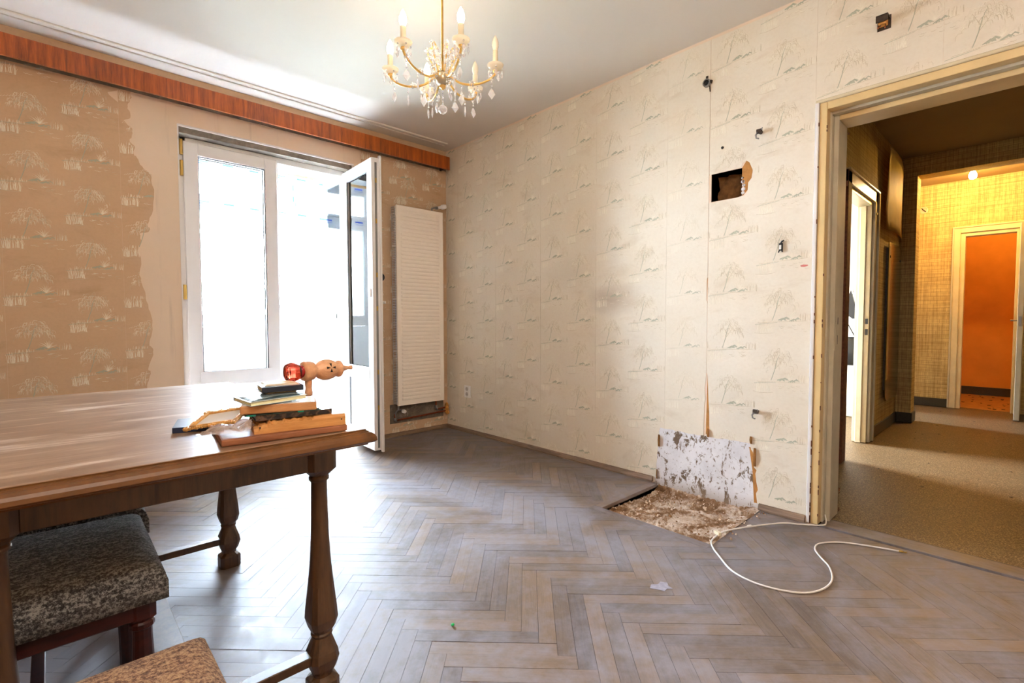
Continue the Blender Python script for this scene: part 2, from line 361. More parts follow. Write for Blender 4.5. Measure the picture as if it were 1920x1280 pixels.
def structure(name, bm, m, parent=None, loc=None, **k):
    o = obj(name, bm, m, parent, loc, **k)
    if parent is None: o['kind'] = 'structure'
    return o
# back wall with the balcony door
bm = bmesh.new()
box(bm, XL-.2, JX0, 0, .25, -.11, HC); box(bm, JX1, .0, 0, .25, -.11, HC); box(bm, JX0, JX1, 0, .25, JZ, HC)
wall_back = structure('wall_back', bm, MT['plaster'])
# right wall: plaster wall with the chiselled hole and the hall opening
HY0, HY1, HZ0, HZ1 = -2.572, -2.742, 1.695, 1.850
bm = bmesh.new()
box(bm, 0, .15, HY0, .25, -.1, HC); box(bm, 0, .15, HY1, HY0, -.1, HZ0); box(bm, 0, .15, HY1, HY0, HZ1, HC); box(bm, 0, .15, OY0-.02, HY1, -.1, HC)
box(bm, 0, .15, OY1, OY0-.02, OZ+.02, HC); box(bm, 0, .15, YF, OY1, 0, HC)
wall_right = structure('wall_right', bm, MT['plaster'])
bm = bmesh.new(); box(bm, XL-.15, XL, YF-.15, .25, -.1, HC)
structure('wall_left', bm, MT['wallpaper_shaded'])
bm = bmesh.new(); box(bm, XL-.15, 3.8, YF-.15, YF, -.1, HC)
structure('wall_front', bm, MT['wallpaper_shaded'])
bm = bmesh.new(); box(bm, XL-.15, 0.15, YF-.15, .25, HC, HC+.12)
ceiling = structure('ceiling', bm, MT['ceiling'])
# shallow curtain track channel on the ceiling in front of the window
bm = bmesh.new(); box(bm, XL, -.12, -.20, -.175, HC-.012, HC, .003); box(bm, XL, -.12, -.145, -.135, HC-.010, HC, .002); box(bm, XL, -.12, -.175, -.145, HC-.004, HC)
tag(obj('curtain_track', bm, MT['ceiling']), 'slim off-white curtain track fixed to the ceiling above the wooden pelmet', 'curtain rail')

# floor: dirt bed with real parquet blocks on it
floor = bmesh.new()
box(floor, XL, PX0-.03, YF, 0, -.10, -.018); box(floor, PX0, .0, PY0, .0, -.10, -.018); box(floor, PX0, .0, YF, PY1, -.10, -.018); box(floor, PX0, .0, PY1, PY0, -.12, -.075)
box(floor, 0, .12, OY1, OY0, -.10, -.018)
floor = structure('floor', floor, MT['subfloor'])
D1 = Vector((-.70711, -.70711)); D2 = Vector((.70711, -.70711)); PW = .0567; PL = 7*PW; TH = .02; GAP = .0005
P0 = Vector((-1.384, -2.603)); A0 = P0.dot(D1); B0 = P0.dot(D2)
def a2w(a, b): return D1*a + D2*b
def clip(poly, n, d):  # keep n.p <= d
    out = []
    for i in range(len(poly)):
        p, q = poly[i], poly[(i+1) % len(poly)]; fp, fq = n.dot(p)-d, n.dot(q)-d
        if fp <= 0: out.append(p)
        if (fp < 0 < fq) or (fq < 0 < fp): out.append(p + (q-p)*(fp/(fp-fq)))
    return out
def area(poly): return abs(sum(p.x*q.y-q.x*p.y for p, q in zip(poly, poly[1:]+poly[:1])))/2 if len(poly) > 2 else 0
X_, Y_ = Vector((1, 0)), Vector((0, 1)); BW = .052
bx0, by0, by1 = PX0-BW, PY0+BW*0+.0, PY1      # border strips run round the hole
def pieces(poly):
    poly = clip(clip(clip(clip(poly, X_, -.022), -X_, -XL), Y_, -.022), -Y_, -YF)
    if len(poly) < 3: return []
    res = [clip(poly, X_, bx0), clip(clip(poly, -X_, -bx0), -Y_, -(PY0+BW)), clip(clip(poly, -X_, -bx0), Y_, PY1)]
    return [p for p in res if area(p) > 2e-5]
def plank_mesh(bm, polys, cen, ax, z1=0, tint=0.0):
    """local frame: x along the plank; uv = metres along/across"""
    uvl = bm.loops.layers.uv.verify(); cl = bm.loops.layers.color.get('tint') or bm.loops.layers.color.new('tint')
    nx = Vector((-ax.y, ax.x))
    for poly in polys:
        loc = [Vector(((p-cen).dot(ax), (p-cen).dot(nx))) for p in poly]
        ar = sum(p.x*q.y-q.x*p.y for p, q in zip(loc, loc[1:]+loc[:1]))
        if ar < 0: loc = loc[::-1]
        top = [bm.verts.new((p.x, p.y, z1)) for p in loc]; bot = [bm.verts.new((p.x, p.y, z1-TH)) for p in loc]; n = len(loc)
        fs = [bm.faces.new(top)] + [bm.faces.new((bot[i], bot[(i+1) % n], top[(i+1) % n], top[i])) for i in range(n)]
        for f in fs:
            for lp in f.loops: lp[uvl].uv = (lp.vert.co.x, lp.vert.co.y); lp[cl] = (tint, tint, tint, 1)
blocks = []
rng = random.Random(3)
for i in range(-70, 120):
    for j in range(-12, 13):
        for kind in (0, 1):
            if kind == 0: a, b, la, lb = i+7*j, i-7*j, 7, 1
            else: a, b, la, lb = i+7*j, 1+i-7*j, 1, 7
            a0, b0 = A0+a*PW, B0+b*PW
            c = a2w(a0+la*PW/2, b0+lb*PW/2)
            if c.x < XL-.4 or c.x > .3 or c.y > .3 or c.y < YF-.3: continue
            q = [a2w(a0+GAP, b0+GAP), a2w(a0+la*PW-GAP, b0+GAP), a2w(a0+la*PW-GAP, b0+lb*PW-GAP), a2w(a0+GAP, b0+lb*PW-GAP)]
            ps = pieces(q)
            if not ps: continue
            whole = len(ps) == 1 and abs(area(ps[0])-area(q)) < 1e-7
            d = Vector((c.x, c.y, 0)) - cam.matrix_world.translation
            z = d.dot(Fv); vis = z > .2 and abs(d.dot(Rv)/z) < 1.08 and abs(d.dot(Uv)/z) < .78
            sz = sum(area(p) for p in ps)/z**3 if vis else 0
            # blocks that lie under the table and its chairs show little
            if c.x < -2.3 and c.y < -1.6: sz *= .15
            blocks.append((sz, kind, c, ps, whole))
blocks.sort(key=lambda b: -b[0])
bmw = bmesh.new(); plank_mesh(bmw, [[Vector((-PL/2+GAP, -PW/2+GAP)), Vector((PL/2-GAP, -PW/2+GAP)), Vector((PL/2-GAP, PW/2-GAP)), Vector((-PL/2+GAP, PW/2-GAP))]], Vector((0, 0)), X_)
me_block = mesh_from(bmw, 'parquet_block'); me_block.materials.append(MT['parquet'])
bm_rest = bmesh.new()
for k, (sz, kind, c, ps, whole) in enumerate(blocks):
    ax = D1 if kind == 0 else D2; z1 = rng.uniform(-.0006, .0006)
    if k < 300:
        ang = math.atan2(ax.y, ax.x)
        if whole: me = me_block
        else:
            b = bmesh.new(); plank_mesh(b, ps, c, ax); me = mesh_from(b, 'parquet_block_cut'); me.materials.append(MT['parquet'])
        o = link('parquet_block', me, None, floor, (c.x, c.y, z1)); o.rotation_euler = (rng.uniform(-.0025, .0025), rng.uniform(-.0006, .0006), ang)
    else:
        b = bmesh.new(); plank_mesh(b, ps, c, ax, 0, rng.random()); m4 = Matrix.Translation((c.x, c.y, z1)) @ Matrix.Rotation(math.atan2(ax.y, ax.x), 4, 'Z')
        b.transform(m4); tmp = mesh_from(b, 'tmp'); bm_rest.from_mesh(tmp); bpy.data.meshes.remove(tmp)
rest = obj('parquet_blocks', bm_rest, MT['parquet'], floor); rest['kind'] = 'stuff'; rest['label'] = 'remaining smaller or hidden parquet blocks'
def board(name, x0, x1, y0, y1, z0, z1, parent, lab=None):
    b = bmesh.new(); ax = X_ if x1-x0 > y1-y0 else Y_; c = Vector(((x0+x1)/2, (y0+y1)/2)); TH_ = z1-z0
    bb = bmesh.new(); uvl = bb.loops.layers.uv.verify(); cl = bb.loops.layers.color.new('tint')
    L, Wd = (x1-x0, y1-y0) if ax is X_ else (y1-y0, x1-x0)
    box(bb, -L/2, L/2, -Wd/2, Wd/2, z0, z1, .0015)
    for f in bb.faces:
        for lp in f.loops: lp[uvl].uv = (lp.vert.co.x, lp.vert.co.y); lp[cl] = (0, 0, 0, 1)
    o = obj(name, bb, MT['parquet'], parent, (c.x, c.y, 0), 0 if ax is X_ else PI/2)
    if lab: o['label'] = lab
    return o
board('border_board', bx0+.001, PX0, PY1, PY0+BW, -.075, .001, floor, 'straight board edging the open hole in the parquet')
board('border_board', PX0+.001, -.024, PY0, PY0+BW-.001, -.075, .001, floor)
board('threshold_board', .002, .118, OY1, OY0-.04, -.03, .001, floor, 'board across the hall doorway')
bm = bmesh.new(); prism(bm, [(-1.062, -2.965), (-1.036, -2.955), (-1.015, -2.972), (-.990, -2.968), (-.978, -2.99), (-.995, -3.005), (-1.002, -3.028), (-1.02, -3.012), (-1.04, -3.015), (-1.05, -2.99)], .0008, .0014, 'z'); bmesh.ops.translate(bm, vec=(-.065, .09, 0), verts=bm.verts)
obj('paint_spot', bm, plain('dried_filler', sc(160, 156, 170), .7, nscale=60, var=.3), floor)['label'] = 'pale dried filler spot on the parquet'
# rubble in the floor hole
rr = random.Random(11)
bm = bmesh.new()
def rub(u, v):
    x = PX0 + u*(-PX0); y = PY1 - .0 + v*(PY0-PY1)
    h = -.036 + .010*math.sin(9*x+3*y) + rr.uniform(-.007, .007)
    e = max(0, .10-v*(PY0-PY1))/.10
    if u > .12: h += .034*e*min(1, (u-.12)*4) + rr.uniform(-.003, .003)*e
    h += .03*max(0, (u-.82)/.18)
    return (x, y, min(h, .004))
grid_sheet(bm, 60, 60, rub)
rubble = obj('rubble_bed', bm, MT['rubble'], floor); rubble['label'] = 'rough brown and white mortar bed inside the parquet hole'; rubble['kind'] = 'stuff'
bm = bmesh.new()
for _ in range(520):
    x = rr.uniform(PX0+.02, -.01); y = rr.uniform(PY1-.04 if x > -.5 else PY1+.02, PY0-.01); s = rr.uniform(.002, .008)*(1.6 if rr.random() < .08 else 1)
    z = -.034+rr.uniform(0, .012) if y > PY1+.09 else (-.02+rr.uniform(-.01, .01) if y > PY1+.03 else .002)
    m = Matrix.Translation((x, y, z)) @ Matrix.Rotation(rr.uniform(0, 6), 4, (rr.random(), rr.random(), rr.random()+.1)) @ Matrix.Diagonal((s, s*rr.uniform(.4, 1), s*rr.uniform(.3, .8), 1))
    r = bmesh.ops.create_icosphere(bm, subdivisions=1, radius=1, matrix=m)
    mi = rr.choice((0, 0, 1, 2))
    for v in r['verts']:
        for f in v.link_faces: f.material_index = mi
obj('mortar_crumbs', bm, [MT['rubble_bits'], MT['plaster'], MT['brick']], floor)['kind'] = 'stuff'

# ------------------------------------------------------------------ wallpaper strips (each sheet its own piece, thin but real)
def ragged(p, q, n, amp, r):
    """ragged 2D line from p to q"""
    p, q = Vector(p), Vector(q); d = (q-p); nn = Vector((-d.y, d.x)).normalized(); out = []
    for i in range(1, n): out.append(p + d*(i/n + r.uniform(-.3, .3)/n) + nn*r.uniform(-amp, amp))
    return out
ZP = 2.603
def strip_right(pts, lift=.0015):
    bm = bmesh.new(); prism(bm, pts, -lift, 0.0, 'x'); return obj('wallpaper_sheet', bm, MT['wallpaper'], wall_right)
sheets_right = []
edges = [-.0005, -.19, -.71, -1.237, -1.764]
for a, b in zip(edges, edges[1:]):
    p = [(a-.0008, 0.0), (b+.0004, 0.0), (b+.0004, ZP), (a-.0008, ZP)]
    strip_right(p); sheets_right.append(p)
rg = random.Random(5)
PT = .352  # top of the bare patch
p = [(-1.7644, 0), (-2.232, 0)] + [tuple(v) for v in ragged((-2.232, 0), (-2.266, PT), 12, .006, rg)] + [(-2.268, PT), (-2.2968, PT-.002), (-2.2968, ZP), (-1.7644, ZP)]
strip_right(p); sheets_right.append(p)
p = [(-2.2976, PT-.002)] + [tuple(v) for v in ragged((-2.30, PT-.003), (-2.545, PT-.004), 9, .004, rg)] + [(-2.548, PT-.002), (-2.549, .52), (-2.556, .56), (-2.55, .62), (-2.5585, .70), (-2.5585, 1.13), (-2.552, 1.14), (-2.553, 1.25), (-2.5585, 1.27), (-2.5585, ZP), (-2.2976, ZP)]
strip_right(p, .002); sheets_right.append(p)
p = [(-2.585, PT-.004), (-2.583, .45), (-2.574, .56), (-2.567, .71), (-2.5605, .72), (-2.5605, HZ0-.004)] + [tuple(v) for v in ragged((-2.57, HZ0-.003), (-2.725, HZ0-.002), 10, .003, rg)] + [(-2.744, HZ0+.004), (-2.756, HZ0+.0), (-2.772, HZ0+.02), (-2.775, HZ0+.07), (-2.792, HZ0+.09), (-2.797, HZ0+.13), (-2.79, HZ1-.005), (-2.78, HZ1+.02), (-2.765, HZ1+.033), (-2.745, HZ1+.025), (-2.735, HZ1+.004), (-2.66, HZ1+.003), (-2.572, HZ1+.002), (-2.5605, HZ1+.002), (-2.5605, ZP),
     (-3.0885, ZP), (-3.0885, .03), (-2.852, .03)] + [tuple(v) for v in ragged((-2.858, .03), (-2.842, .17), 6, .007, rg)] + [(-2.84, .19), (-2.846, .21)] + [tuple(v) for v in ragged((-2.84, .21), (-2.812, PT-.01), 6, .006, rg)] + [(-2.808, PT)] + [tuple(v) for v in ragged((-2.805, PT), (-2.60, PT-.005), 10, .004, rg)]
strip_right(p); sheets_right.append(p)
for a, b in ((-3.0893, -3.557), (-3.5578, -4.09), (-4.0908, -4.59)):
    p = [(a, OZ+.062), (b, OZ+.062), (b, ZP), (a, ZP)]; strip_right(p); sheets_right.append(p)
# curled paper flaps and brown backing beside torn edges
bm = bmesh.new()
for (y0, z0, y1, z1, w_) in ((-2.5605, .36, -2.566, .72, .020), (-2.5595, 1.12, -2.556, 1.27, .010), (-2.5595, 1.85, -2.5597, 2.35, .0022), (-2.5597, 1.28, -2.5595, 1.69, .0030)):
    prism(bm, [(y0, z0), (y0-w_, z0), (y1-w_*.5, z1), (y1, z1)], -.0006, 0, 'x')
prism(bm, [(-2.744, HZ0), (-2.80, HZ0+.06), (-2.80, HZ1), (-2.765, HZ1+.035), (-2.742, HZ1)], -.0008, 0, 'x')
prism(bm, [(-2.805, .33), (-2.822, .33), (-2.85, .20), (-2.862, .03), (-2.835, .03), (-2.825, .2)], -.0008, 0, 'x')
obj('torn_paper_backing', bm, MT['glue'], wall_right)
for (y, z, w_, h, cu) in ((-2.262, .27, .022, .075, .012), (-2.250, .055, .014, .06, .010), (-2.836, .28, .02, .1, .012), (-2.576, .37, .02, .05, .014), (-2.815, .37, .018, .04, .01)):
    bm = bmesh.new(); grid_sheet(bm, 5, 6, lambda u, v: (-.002-cu*math.sin(u*PI*.6)*(.4+.6*math.sin(v*PI)), y-(u-.5)*w_*(1-.5*abs(v-.5)), z-h/2+v*h), .0006)
    obj('paper_curl', bm, MT['glue'], wall_right)
# bare scraped wall patch above the floor hole
bm = bmesh.new()
prism(bm, [(-2.215, -.09), (-2.86, -.09), (-2.858, .05), (-2.84, .19), (-2.812, PT-.002), (-2.70, PT), (-2.5, PT-.004), (-2.262, PT+.004), (-2.25, .2), (-2.228, .05)], -.0006, .0, 'x')
obj('bare_plaster_patch', bm, MT['patch'], wall_right)['label'] = 'scraped white and grey plaster patch with dark flakes'
# hole niche lined with brick
bm = bmesh.new()
y0, y1, z0, z1, dp = HY1, HY0, HZ0, HZ1, .13
def niche(u, v): 
    return (dp-.03*abs(math.sin(7*u+4*v))-random.uniform(0, .02), y0+(y1-y0)*u, z0+(z1-z0)*v)
grid_sheet(bm, 8, 7, niche)
box(bm, .002, dp, y0-.004, y0, z0, z1); box(bm, .002, dp, y1, y1+.004, z0, z1); box(bm, .002, dp, y0, y1, z1, z1+.004); box(bm, .002, dp, y0, y1, z0-.004, z0)
obj('wall_hole_lining', bm, MT['brick'], wall_right)['label'] = 'dark rough brick inside the square hole'
for k, (yy, zz_, s) in enumerate(((-2.747, 1.775, .012), (-2.752, 1.755, .010), (-2.75, 1.735, .013), (-2.748, 1.715, .011), (-2.745, 1.795, .008))):
    bm = bmesh.new(); bmesh.ops.create_icosphere(bm, subdivisions=1, radius=s, matrix=Matrix.Translation((-.001, yy, zz_)) @ Matrix.Diagonal((.4, 1, .9, 1)))
    obj('plaster_lump', bm, MT['patch'], wall_right)
bm = bmesh.new(); prism(bm, [(-3.04, 1.291), (-3.055, 1.289), (-3.07, 1.293), (-3.072, 1.298), (-3.05, 1.301), (-3.036, 1.297)], -.0022, -.0016, 'x')
obj('red_smear', bm, plain('red_mark', sc(214, 120, 110), .7), wall_right)
# left part of the back wall: wallpaper with a torn edge, then plaster
def strip_back(pts, lift=.0015):
    bm = bmesh.new(); prism(bm, pts, -lift, 0.0, 'y'); return obj('wallpaper_sheet', bm, MT['wallpaper_shaded'], wall_back)
sheets_back = []
ZB = 2.435
for a, b in ((XL, -3.4705), (-3.4697, -2.945)):
    p = [(a, 0), (b, 0), (b, ZB), (a, ZB)]; strip_back(p); sheets_back.append(p)
rg = random.Random(9)
p = [(-2.9442, 0), (-2.4284, 0), (-2.4284, 2.27), (-2.432, 2.29), (-2.4284, 2.31), (-2.4284, 2.352), (-2.47, 2.385), (-2.476, 2.398), (-2.4284, 2.422), (-2.425, ZB), (-2.9442, ZB)]
strip_back(p); sheets_back.append(p)
pts = [(-2.345, 0), (-2.345, .55), (-2.33, .617), (-2.318, .66), (-2.31, .70), (-2.322, .72), (-2.296, .80), (-2.292, .84), (-2.312, .87), (-2.30, .93), (-2.292, 1.03), (-2.31, 1.10), (-2.322, 1.18), (-2.345, 1.28), (-2.35, 1.33), (-2.34, 1.40), (-2.352, 1.47), (-2.335, 1.53), (-2.345, 1.57), (-2.30, 1.585), (-2.29, 1.60), (-2.302, 1.63), (-2.278, 1.70), (-2.268, 1.78), (-2.262, 1.86), (-2.274, 1.90), (-2.272, 1.95), (-2.30, 1.97), (-2.33, 2.0), (-2.345, 2.04), (-2.36, 2.06), (-2.352, 2.10), (-2.378, 2.13), (-2.366, 2.17), (-2.362, 2.21), (-2.39, 2.235), (-2.405, 2.25), (-2.375, 2.27), (-2.37, 2.30), (-2.385, 2.33), (-2.38, 2.36), (-2.36, 2.40), (-2.365, ZB), (-2.424, ZB), (-2.424, 2.43), (-2.4276, 2.42)]
out = []
for q0, q1 in zip(pts, pts[1:43]): out.append(q0); out += [tuple(v) for v in ragged(q0, q1, 3, .004, rg)]
p = out + pts[42:] + [(-2.4276, 0)]
strip_back(p, .0018); sheets_back.append(p)
for a, b in ((-.86, -.527), (-.526, -.001)):
    p = [(a, 0), (b, 0), (b, ZB), (a, ZB)]
    if a == -.86: p = [(a, 0), (b, 0), (b, ZB), (a+.0, ZB)] + [tuple(v) for v in ragged((a, ZB), (a, 0), 26, .008, rg)]
    strip_back(p); sheets_back.append(p)
bm = bmesh.new(); box(bm, XL, -.001, -.0022, 0, ZB, ZB+.05)  # plain grey band where the wallpaper stops
obj('grey_wall_strip', bm, MT['rough_grey'], wall_back)['label'] = 'grey strip of wall behind the pelmet'
bm = bmesh.new(); box(bm, -.62, -.05, -.0022, -.0014, .115, .285)
obj('bare_wall_strip', bm, MT['rough_grey'], wall_back)['label'] = 'bare grey rectangle below the radiator'

# printed willow motifs, embossed on the sheets
def motif(r):
    L = []  # (points, width, mat 0 light 1 brown 2 green)
    for k in range(150):                # drooping willow branches: short arcs filling a dome
        a = r.uniform(-1.45, 1.45); q = r.random()**.55; x1 = .088*math.sin(a)*q; y1 = .074*math.cos(a)*q-.012+r.uniform(-.02, .004)
        if abs(x1) > .05: y1 -= r.uniform(0, .04)
        l = r.uniform(.008, .022); sgn_ = 1 if x1 > 0 else -1; c_ = r.uniform(.1, .8)
        L.append(([(x1-sgn_*l*c_, y1-l*.1), (x1, y1), (x1+sgn_*l*c_*.5, y1-l*.55), (x1+sgn_*l*c_*.55, y1-l*1.2)], r.uniform(.0009, .0016), 1 if r.random() < .42 else 0))
    L.append(([(-.036, -.108), (-.028, -.085), (-.018, -.05), (-.008, .0), (.004, .03)], .0035, 2))
    L.append(([(-.018, -.05), (.01, -.01), (.03, .025)], .002, 1)); L.append(([(-.012, -.03), (-.03, .01), (-.04, .03)], .002, 1))
    for k in range(26):                 # shrubs
        cx_, cy_ = r.choice(((.018, -.103), (.032, -.098), (.068, -.106), (.085, -.101))); a = r.uniform(0, PI); s = r.uniform(.004, .012)
        L.append(([(cx_-s*1.6+r.uniform(-.01, .01), cy_-r.uniform(0, .006)), (cx_, cy_+s*.8), (cx_+s*1.4, cy_-r.uniform(0, .004))], r.uniform(.0025, .005), 2))
    L.append(([(-.10, -.120), (-.05, -.116), (0, -.113), (.05, -.113), (.10, -.110), (.13, -.108)], .0018, 1))
    L.append(([(-.12, -.128), (-.06, -.122), (-.01, -.117)], .0022, 2))
    for k in range(20): x = r.uniform(-.085, -.005); L.append(([(x, -.117), (x+r.uniform(-.003, .003), -.104+r.uniform(0, .006))], .0014, 0))
    for k in range(22):
        a = r.uniform(-1.1, 1.2); s = r.uniform(.02, .052); L.append(([(.05, -.098), (.05+s*.5*math.sin(a), -.098+s*.6*math.cos(a)), (.05+s*math.sin(a), -.098+s*math.cos(a)*.95)], .0013, 0))
    for k in range(24): x = r.uniform(.092, .15); L.append(([(x, -.112+r.uniform(0, .01)), (x+r.uniform(-.004, .006), -.085+r.uniform(0, .016))], .0013, 0 if r.random() < .7 else 1))
    for k in range(40):                 # tall reed clump
        x = r.uniform(-.115, -.035); l = r.uniform(.03, .062); le = r.uniform(-.012, .012)
        L.append(([(x, -.172+.004*math.sin(x*80)), (x+le*.4, -.172+l*.6), (x+le, -.172+l)], r.uniform(.0012, .002), 0))
    L.append(([(-.125, -.172), (-.09, -.177), (-.05, -.175), (-.025, -.171)], .0018, 1))
    for k in range(16): x = r.uniform(-.01, .12); y = r.uniform(-.16, -.125); L.append(([(x, y), (x+.008, y-.003), (x+.018, y)], .0016, r.choice((0, 1, 1))))
    for k in range(7): x = -.10+.012*k; L.append(([(x, .01+.004*k), (x+.006, .017+.004*k), (x+.013, .012+.004*k)], .0014, 0))
    return L
def inside(pt, poly):
    x, y = pt; c = False; j = len(poly)-1
    for i in range(len(poly)):
        xi, yi = poly[i][0], poly[i][1]; xj, yj = poly[j][0], poly[j][1]
        if (yi > y) != (yj > y) and x < (xj-xi)*(y-yi)/(yj-yi)+xi: c = not c
        j = i
    return c
MOT = [motif(random.Random(s)) for s in (1, 2)]
def print_motifs(name, cols, sheets, to3, sgn, parent):
    V, Fc, Mi = [], [], []
    for (u0, z0, par) in cols:
        for k in range(-1, 10):
            zc = z0 + k*.3145
            if zc > 2.72 or zc < -.12: continue
            for pts, wd, mi in MOT[par]:
                P = [(u0+sgn*p[0], zc+p[1]) for p in pts]
                if not all(any(inside(q, s) for s in sheets) for q in (P[0], P[-1])): continue
                b0 = len(V); n = len(P)
                for i, q in enumerate(P):
                    a, b = P[max(i-1, 0)], P[min(i+1, n-1)]; dx, dy = b[0]-a[0], b[1]-a[1]; l = math.hypot(dx, dy) or 1
                    w_ = wd*.5*(1 if i < n-1 else .45); nx, ny = -dy/l*w_, dx/l*w_
                    V.append(to3(q[0]+nx, q[1]+ny, .0)); V.append(to3(q[0], q[1], .00035)); V.append(to3(q[0]-nx, q[1]-ny, .0))
                for i in range(n-1):
                    s = b0+3*i
                    Fc.append((s, s+3, s+4, s+1)); Fc.append((s+1, s+4, s+5, s+2)); Mi += [mi, mi]
    me = bpy.data.meshes.new(name); me.from_pydata(V, [], Fc); me.polygons.foreach_set('material_index', Mi)
    for m in ('print_light', 'print_dark', 'print_green'): me.materials.append(MT[m])
    o = link(name, me, None, parent); o['kind'] = 'stuff'; o['label'] = 'embossed willow and reed pattern of the wallpaper'
    return o
colsR = []
for s in (.34, -.19, -.71, -1.237, -1.764, -2.56, -3.089, -3.557, -4.09):
    colsR += [(s-.125, .0245, 0), (s-.385, .177, 1)]
colsR += [(-2.297-.125, .0245, 0)]
# offsets so that crown centres match: column one at 2.232, column two at 2.38
colsR = [(u, (2.232 % .3145) if p == 0 else (2.385 % .3145), p) for u, z, p in colsR]
print_motifs('wallpaper_relief', colsR, sheets_right, lambda u, z, h: (-.0018-h, u, z), -1, wall_right)
colsA = []
for s in (-3.99, -3.47, -2.945, -2.428, -.86, -.526):
    colsA += [(s+.117, 1.282 % .3145, 0), (s+.375, 1.446 % .3145, 1)]
print_motifs('wallpaper_relief', colsA, sheets_back, lambda u, z, h: (u, -.0019-h, z), 1, wall_back)

# skirting (baseboards)
def skirt(name, segs, m, axis, parent=None):
    root = None
    for k, s in enumerate(segs):
        bm = bmesh.new()
        if axis == 'x':   # along x at y=0
            prism(bm, [(0, 0), (-.020, 0), (-.020, .010), (-.012, .030), (0, .034)], s[0], s[1], 'x')
            # prism axis x uses (y,z)
        else: prism(bm, [(0, 0), (-.020, 0), (-.020, .010), (-.012, .030), (0, .034)], s[0], s[1], 'y')
        o = obj(name if root is None else 'skirting_board', bm, m, root)
        if root is None: root = o; o['kind'] = 'structure'
    return root
skirt('baseboard_back', [(-.90, -.46), (-.459, -.002), (XL, -2.5), (-2.499, -2.13)], MT['skirting'], 'x')
skirt('baseboard_right', [(-.002, -.72), (-.721, -1.45), (-1.451, -1.86), (-1.861, -2.222), (-2.862, -3.085)], MT['skirting'], 'y')

# pelmet
pel = thing('curtain_pelmet', 'long reddish-brown veneered pelmet board along the top of the window wall', 'pelmet', (0, 0, 0))
obj('front_board', B(-3.69, -.048, -.130, -.112, 2.412, 2.528, .001), MT['pelmet'], pel)
obj('top_edge', B(-3.69, -.05, -.1125, -.110, 2.528, 2.532), MT['black'], pel)
obj('end_bracket', B(-.075, -.055, -.112, -.0025, 2.425, 2.50, .002), MT['chairwood'], pel)
obj('end_bracket', B(-3.55, -3.53, -.112, -.0025, 2.425, 2.50, .002), MT['chairwood'], pel)
bm = bmesh.new(); box(bm, XL, -.002, -.003, 0, 2.49, HC-.001); o = structure('trim_1', bm, MT['wallpaper_shaded']); o['label'] = 'ochre strip of wall above the pelmet'

# ------------------------------------------------------------------ balcony door (fixed sash left, doorway and open leaf right)
FY0, FY1 = .115, .185
bm = bmesh.new(); ZT = 2.265
box(bm, JX0-.001, -2.065, FY0, FY1, .0, ZT, .003); box(bm, -1.525, -1.475, FY0, FY1, 0.03, ZT-.04, .003); box(bm, -.965, JX1+.001, FY0, FY1, 0, ZT, .003); box(bm, JX0, JX1, FY0, FY1, ZT-.045, ZT, .003); box(bm, JX0, JX1, FY0, FY1, 0, .03, .003)
window_1 = structure('window_1', bm, MT['white']); window_1['label'] = 'white plastic frame of the balcony door set in the back wall'
bm = bmesh.new(); box(bm, JX0, JX1, .03, FY1, ZT, JZ-.0005); obj('packing_strip', bm, MT['rough_grey'], window_1)['label'] = 'rough grey packing above the frame'
bm = bmesh.new(); box(bm, JX0-.004, JX1+.004, -.003, .002, JZ-.012, JZ+.004, .002); box(bm, JX0-.006, JX0+.002, -.003, .05, 0, JZ); obj('reveal_bead', bm, MT['white'], window_1)
def sash(bm, W_, z0, z1, d0, d1, zr0, zr1, s=.085):
    """frame in local x 0..W_, y d0..d1"""
    box(bm, 0, s, d0, d1, z0, z1, .004); box(bm, W_-s, W_, d0, d1, z0, z1, .004); box(bm, s, W_-s, d0, d1, z1-s, z1, .004); box(bm, s, W_-s, d0, d1, z0, z0+s, .004); box(bm, s, W_-s, d0, d1, zr0, zr1, .004)
def make_leaf(parent, W_, z0, z1, d0, d1, zr0, zr1):
    s = .085; bm = bmesh.new(); sash(bm, W_, z0, z1, d0, d1, zr0, zr1, s); fr = obj('sash_frame', bm, MT['white'], parent)
    ym = (d0+d1)/2
    obj('glass_pane', B(s-.004, W_-s+.004, ym-.012, ym-.008, zr1, z1-s), MT['glass'], parent)
    for yy in (d0+.007, d1-.012):
        bm = bmesh.new(); g = .005
        for (za, zb) in ((zr1, z1-s), (z0+s, zr0)):
            box(bm, s, s+g, yy, yy+.005, za, zb); box(bm, W_-s-g, W_-s, yy, yy+.005, za, zb); box(bm, s, W_-s, yy, yy+.005, zb-g, zb); box(bm, s, W_-s, yy, yy+.005, za, za+g)
        obj('gasket', bm, MT['gasket'], parent)
    obj('lower_panel', B(s-.002, W_-s+.002, ym-.012, ym+.012, z0+s, zr0, .002), MT['white'], parent)
    bm = bmesh.new(); box(bm, s-.02, W_-s+.02, d0-.004, d0, zr0-.006, zr1+.006, .001); obj('rail_cover', bm, MT['white'], parent)
    return fr
lf = tag(bpy.data.objects.new('window_sash', None), 'closed white glazed left sash of the balcony door', 'window'); COL.objects.link(lf); lf.location = (-2.085, 0, 0)
make_leaf(lf, .595, .035, 2.235, .092, .155, .575, .665)
for z in (2.19, 2.05, 1.22, .30):
    bm = bmesh.new(); lathe(bm, [(.011, -.05), (.011, .05)], 10, (-.012, .090, z)); obj('hinge', bm, MT['brass'] if z > .5 else MT['brass'], lf)
rt = tag(bpy.data.objects.new('balcony_door', None), 'open white glazed door leaf swung into the room beside the radiator', 'door'); COL.objects.link(rt)
rt.location = (-.985, .085, 0); rt.rotation_euler = (0, 0, math.radians(-92.5))
make_leaf(rt, .555, .04, 2.235, -.0, .066, .575, .665)
bm = bmesh.new(); box(bm, .535, .562, .060, .078, .022, 2.255, .003); obj('overlap_lip', bm, MT['white'], rt)
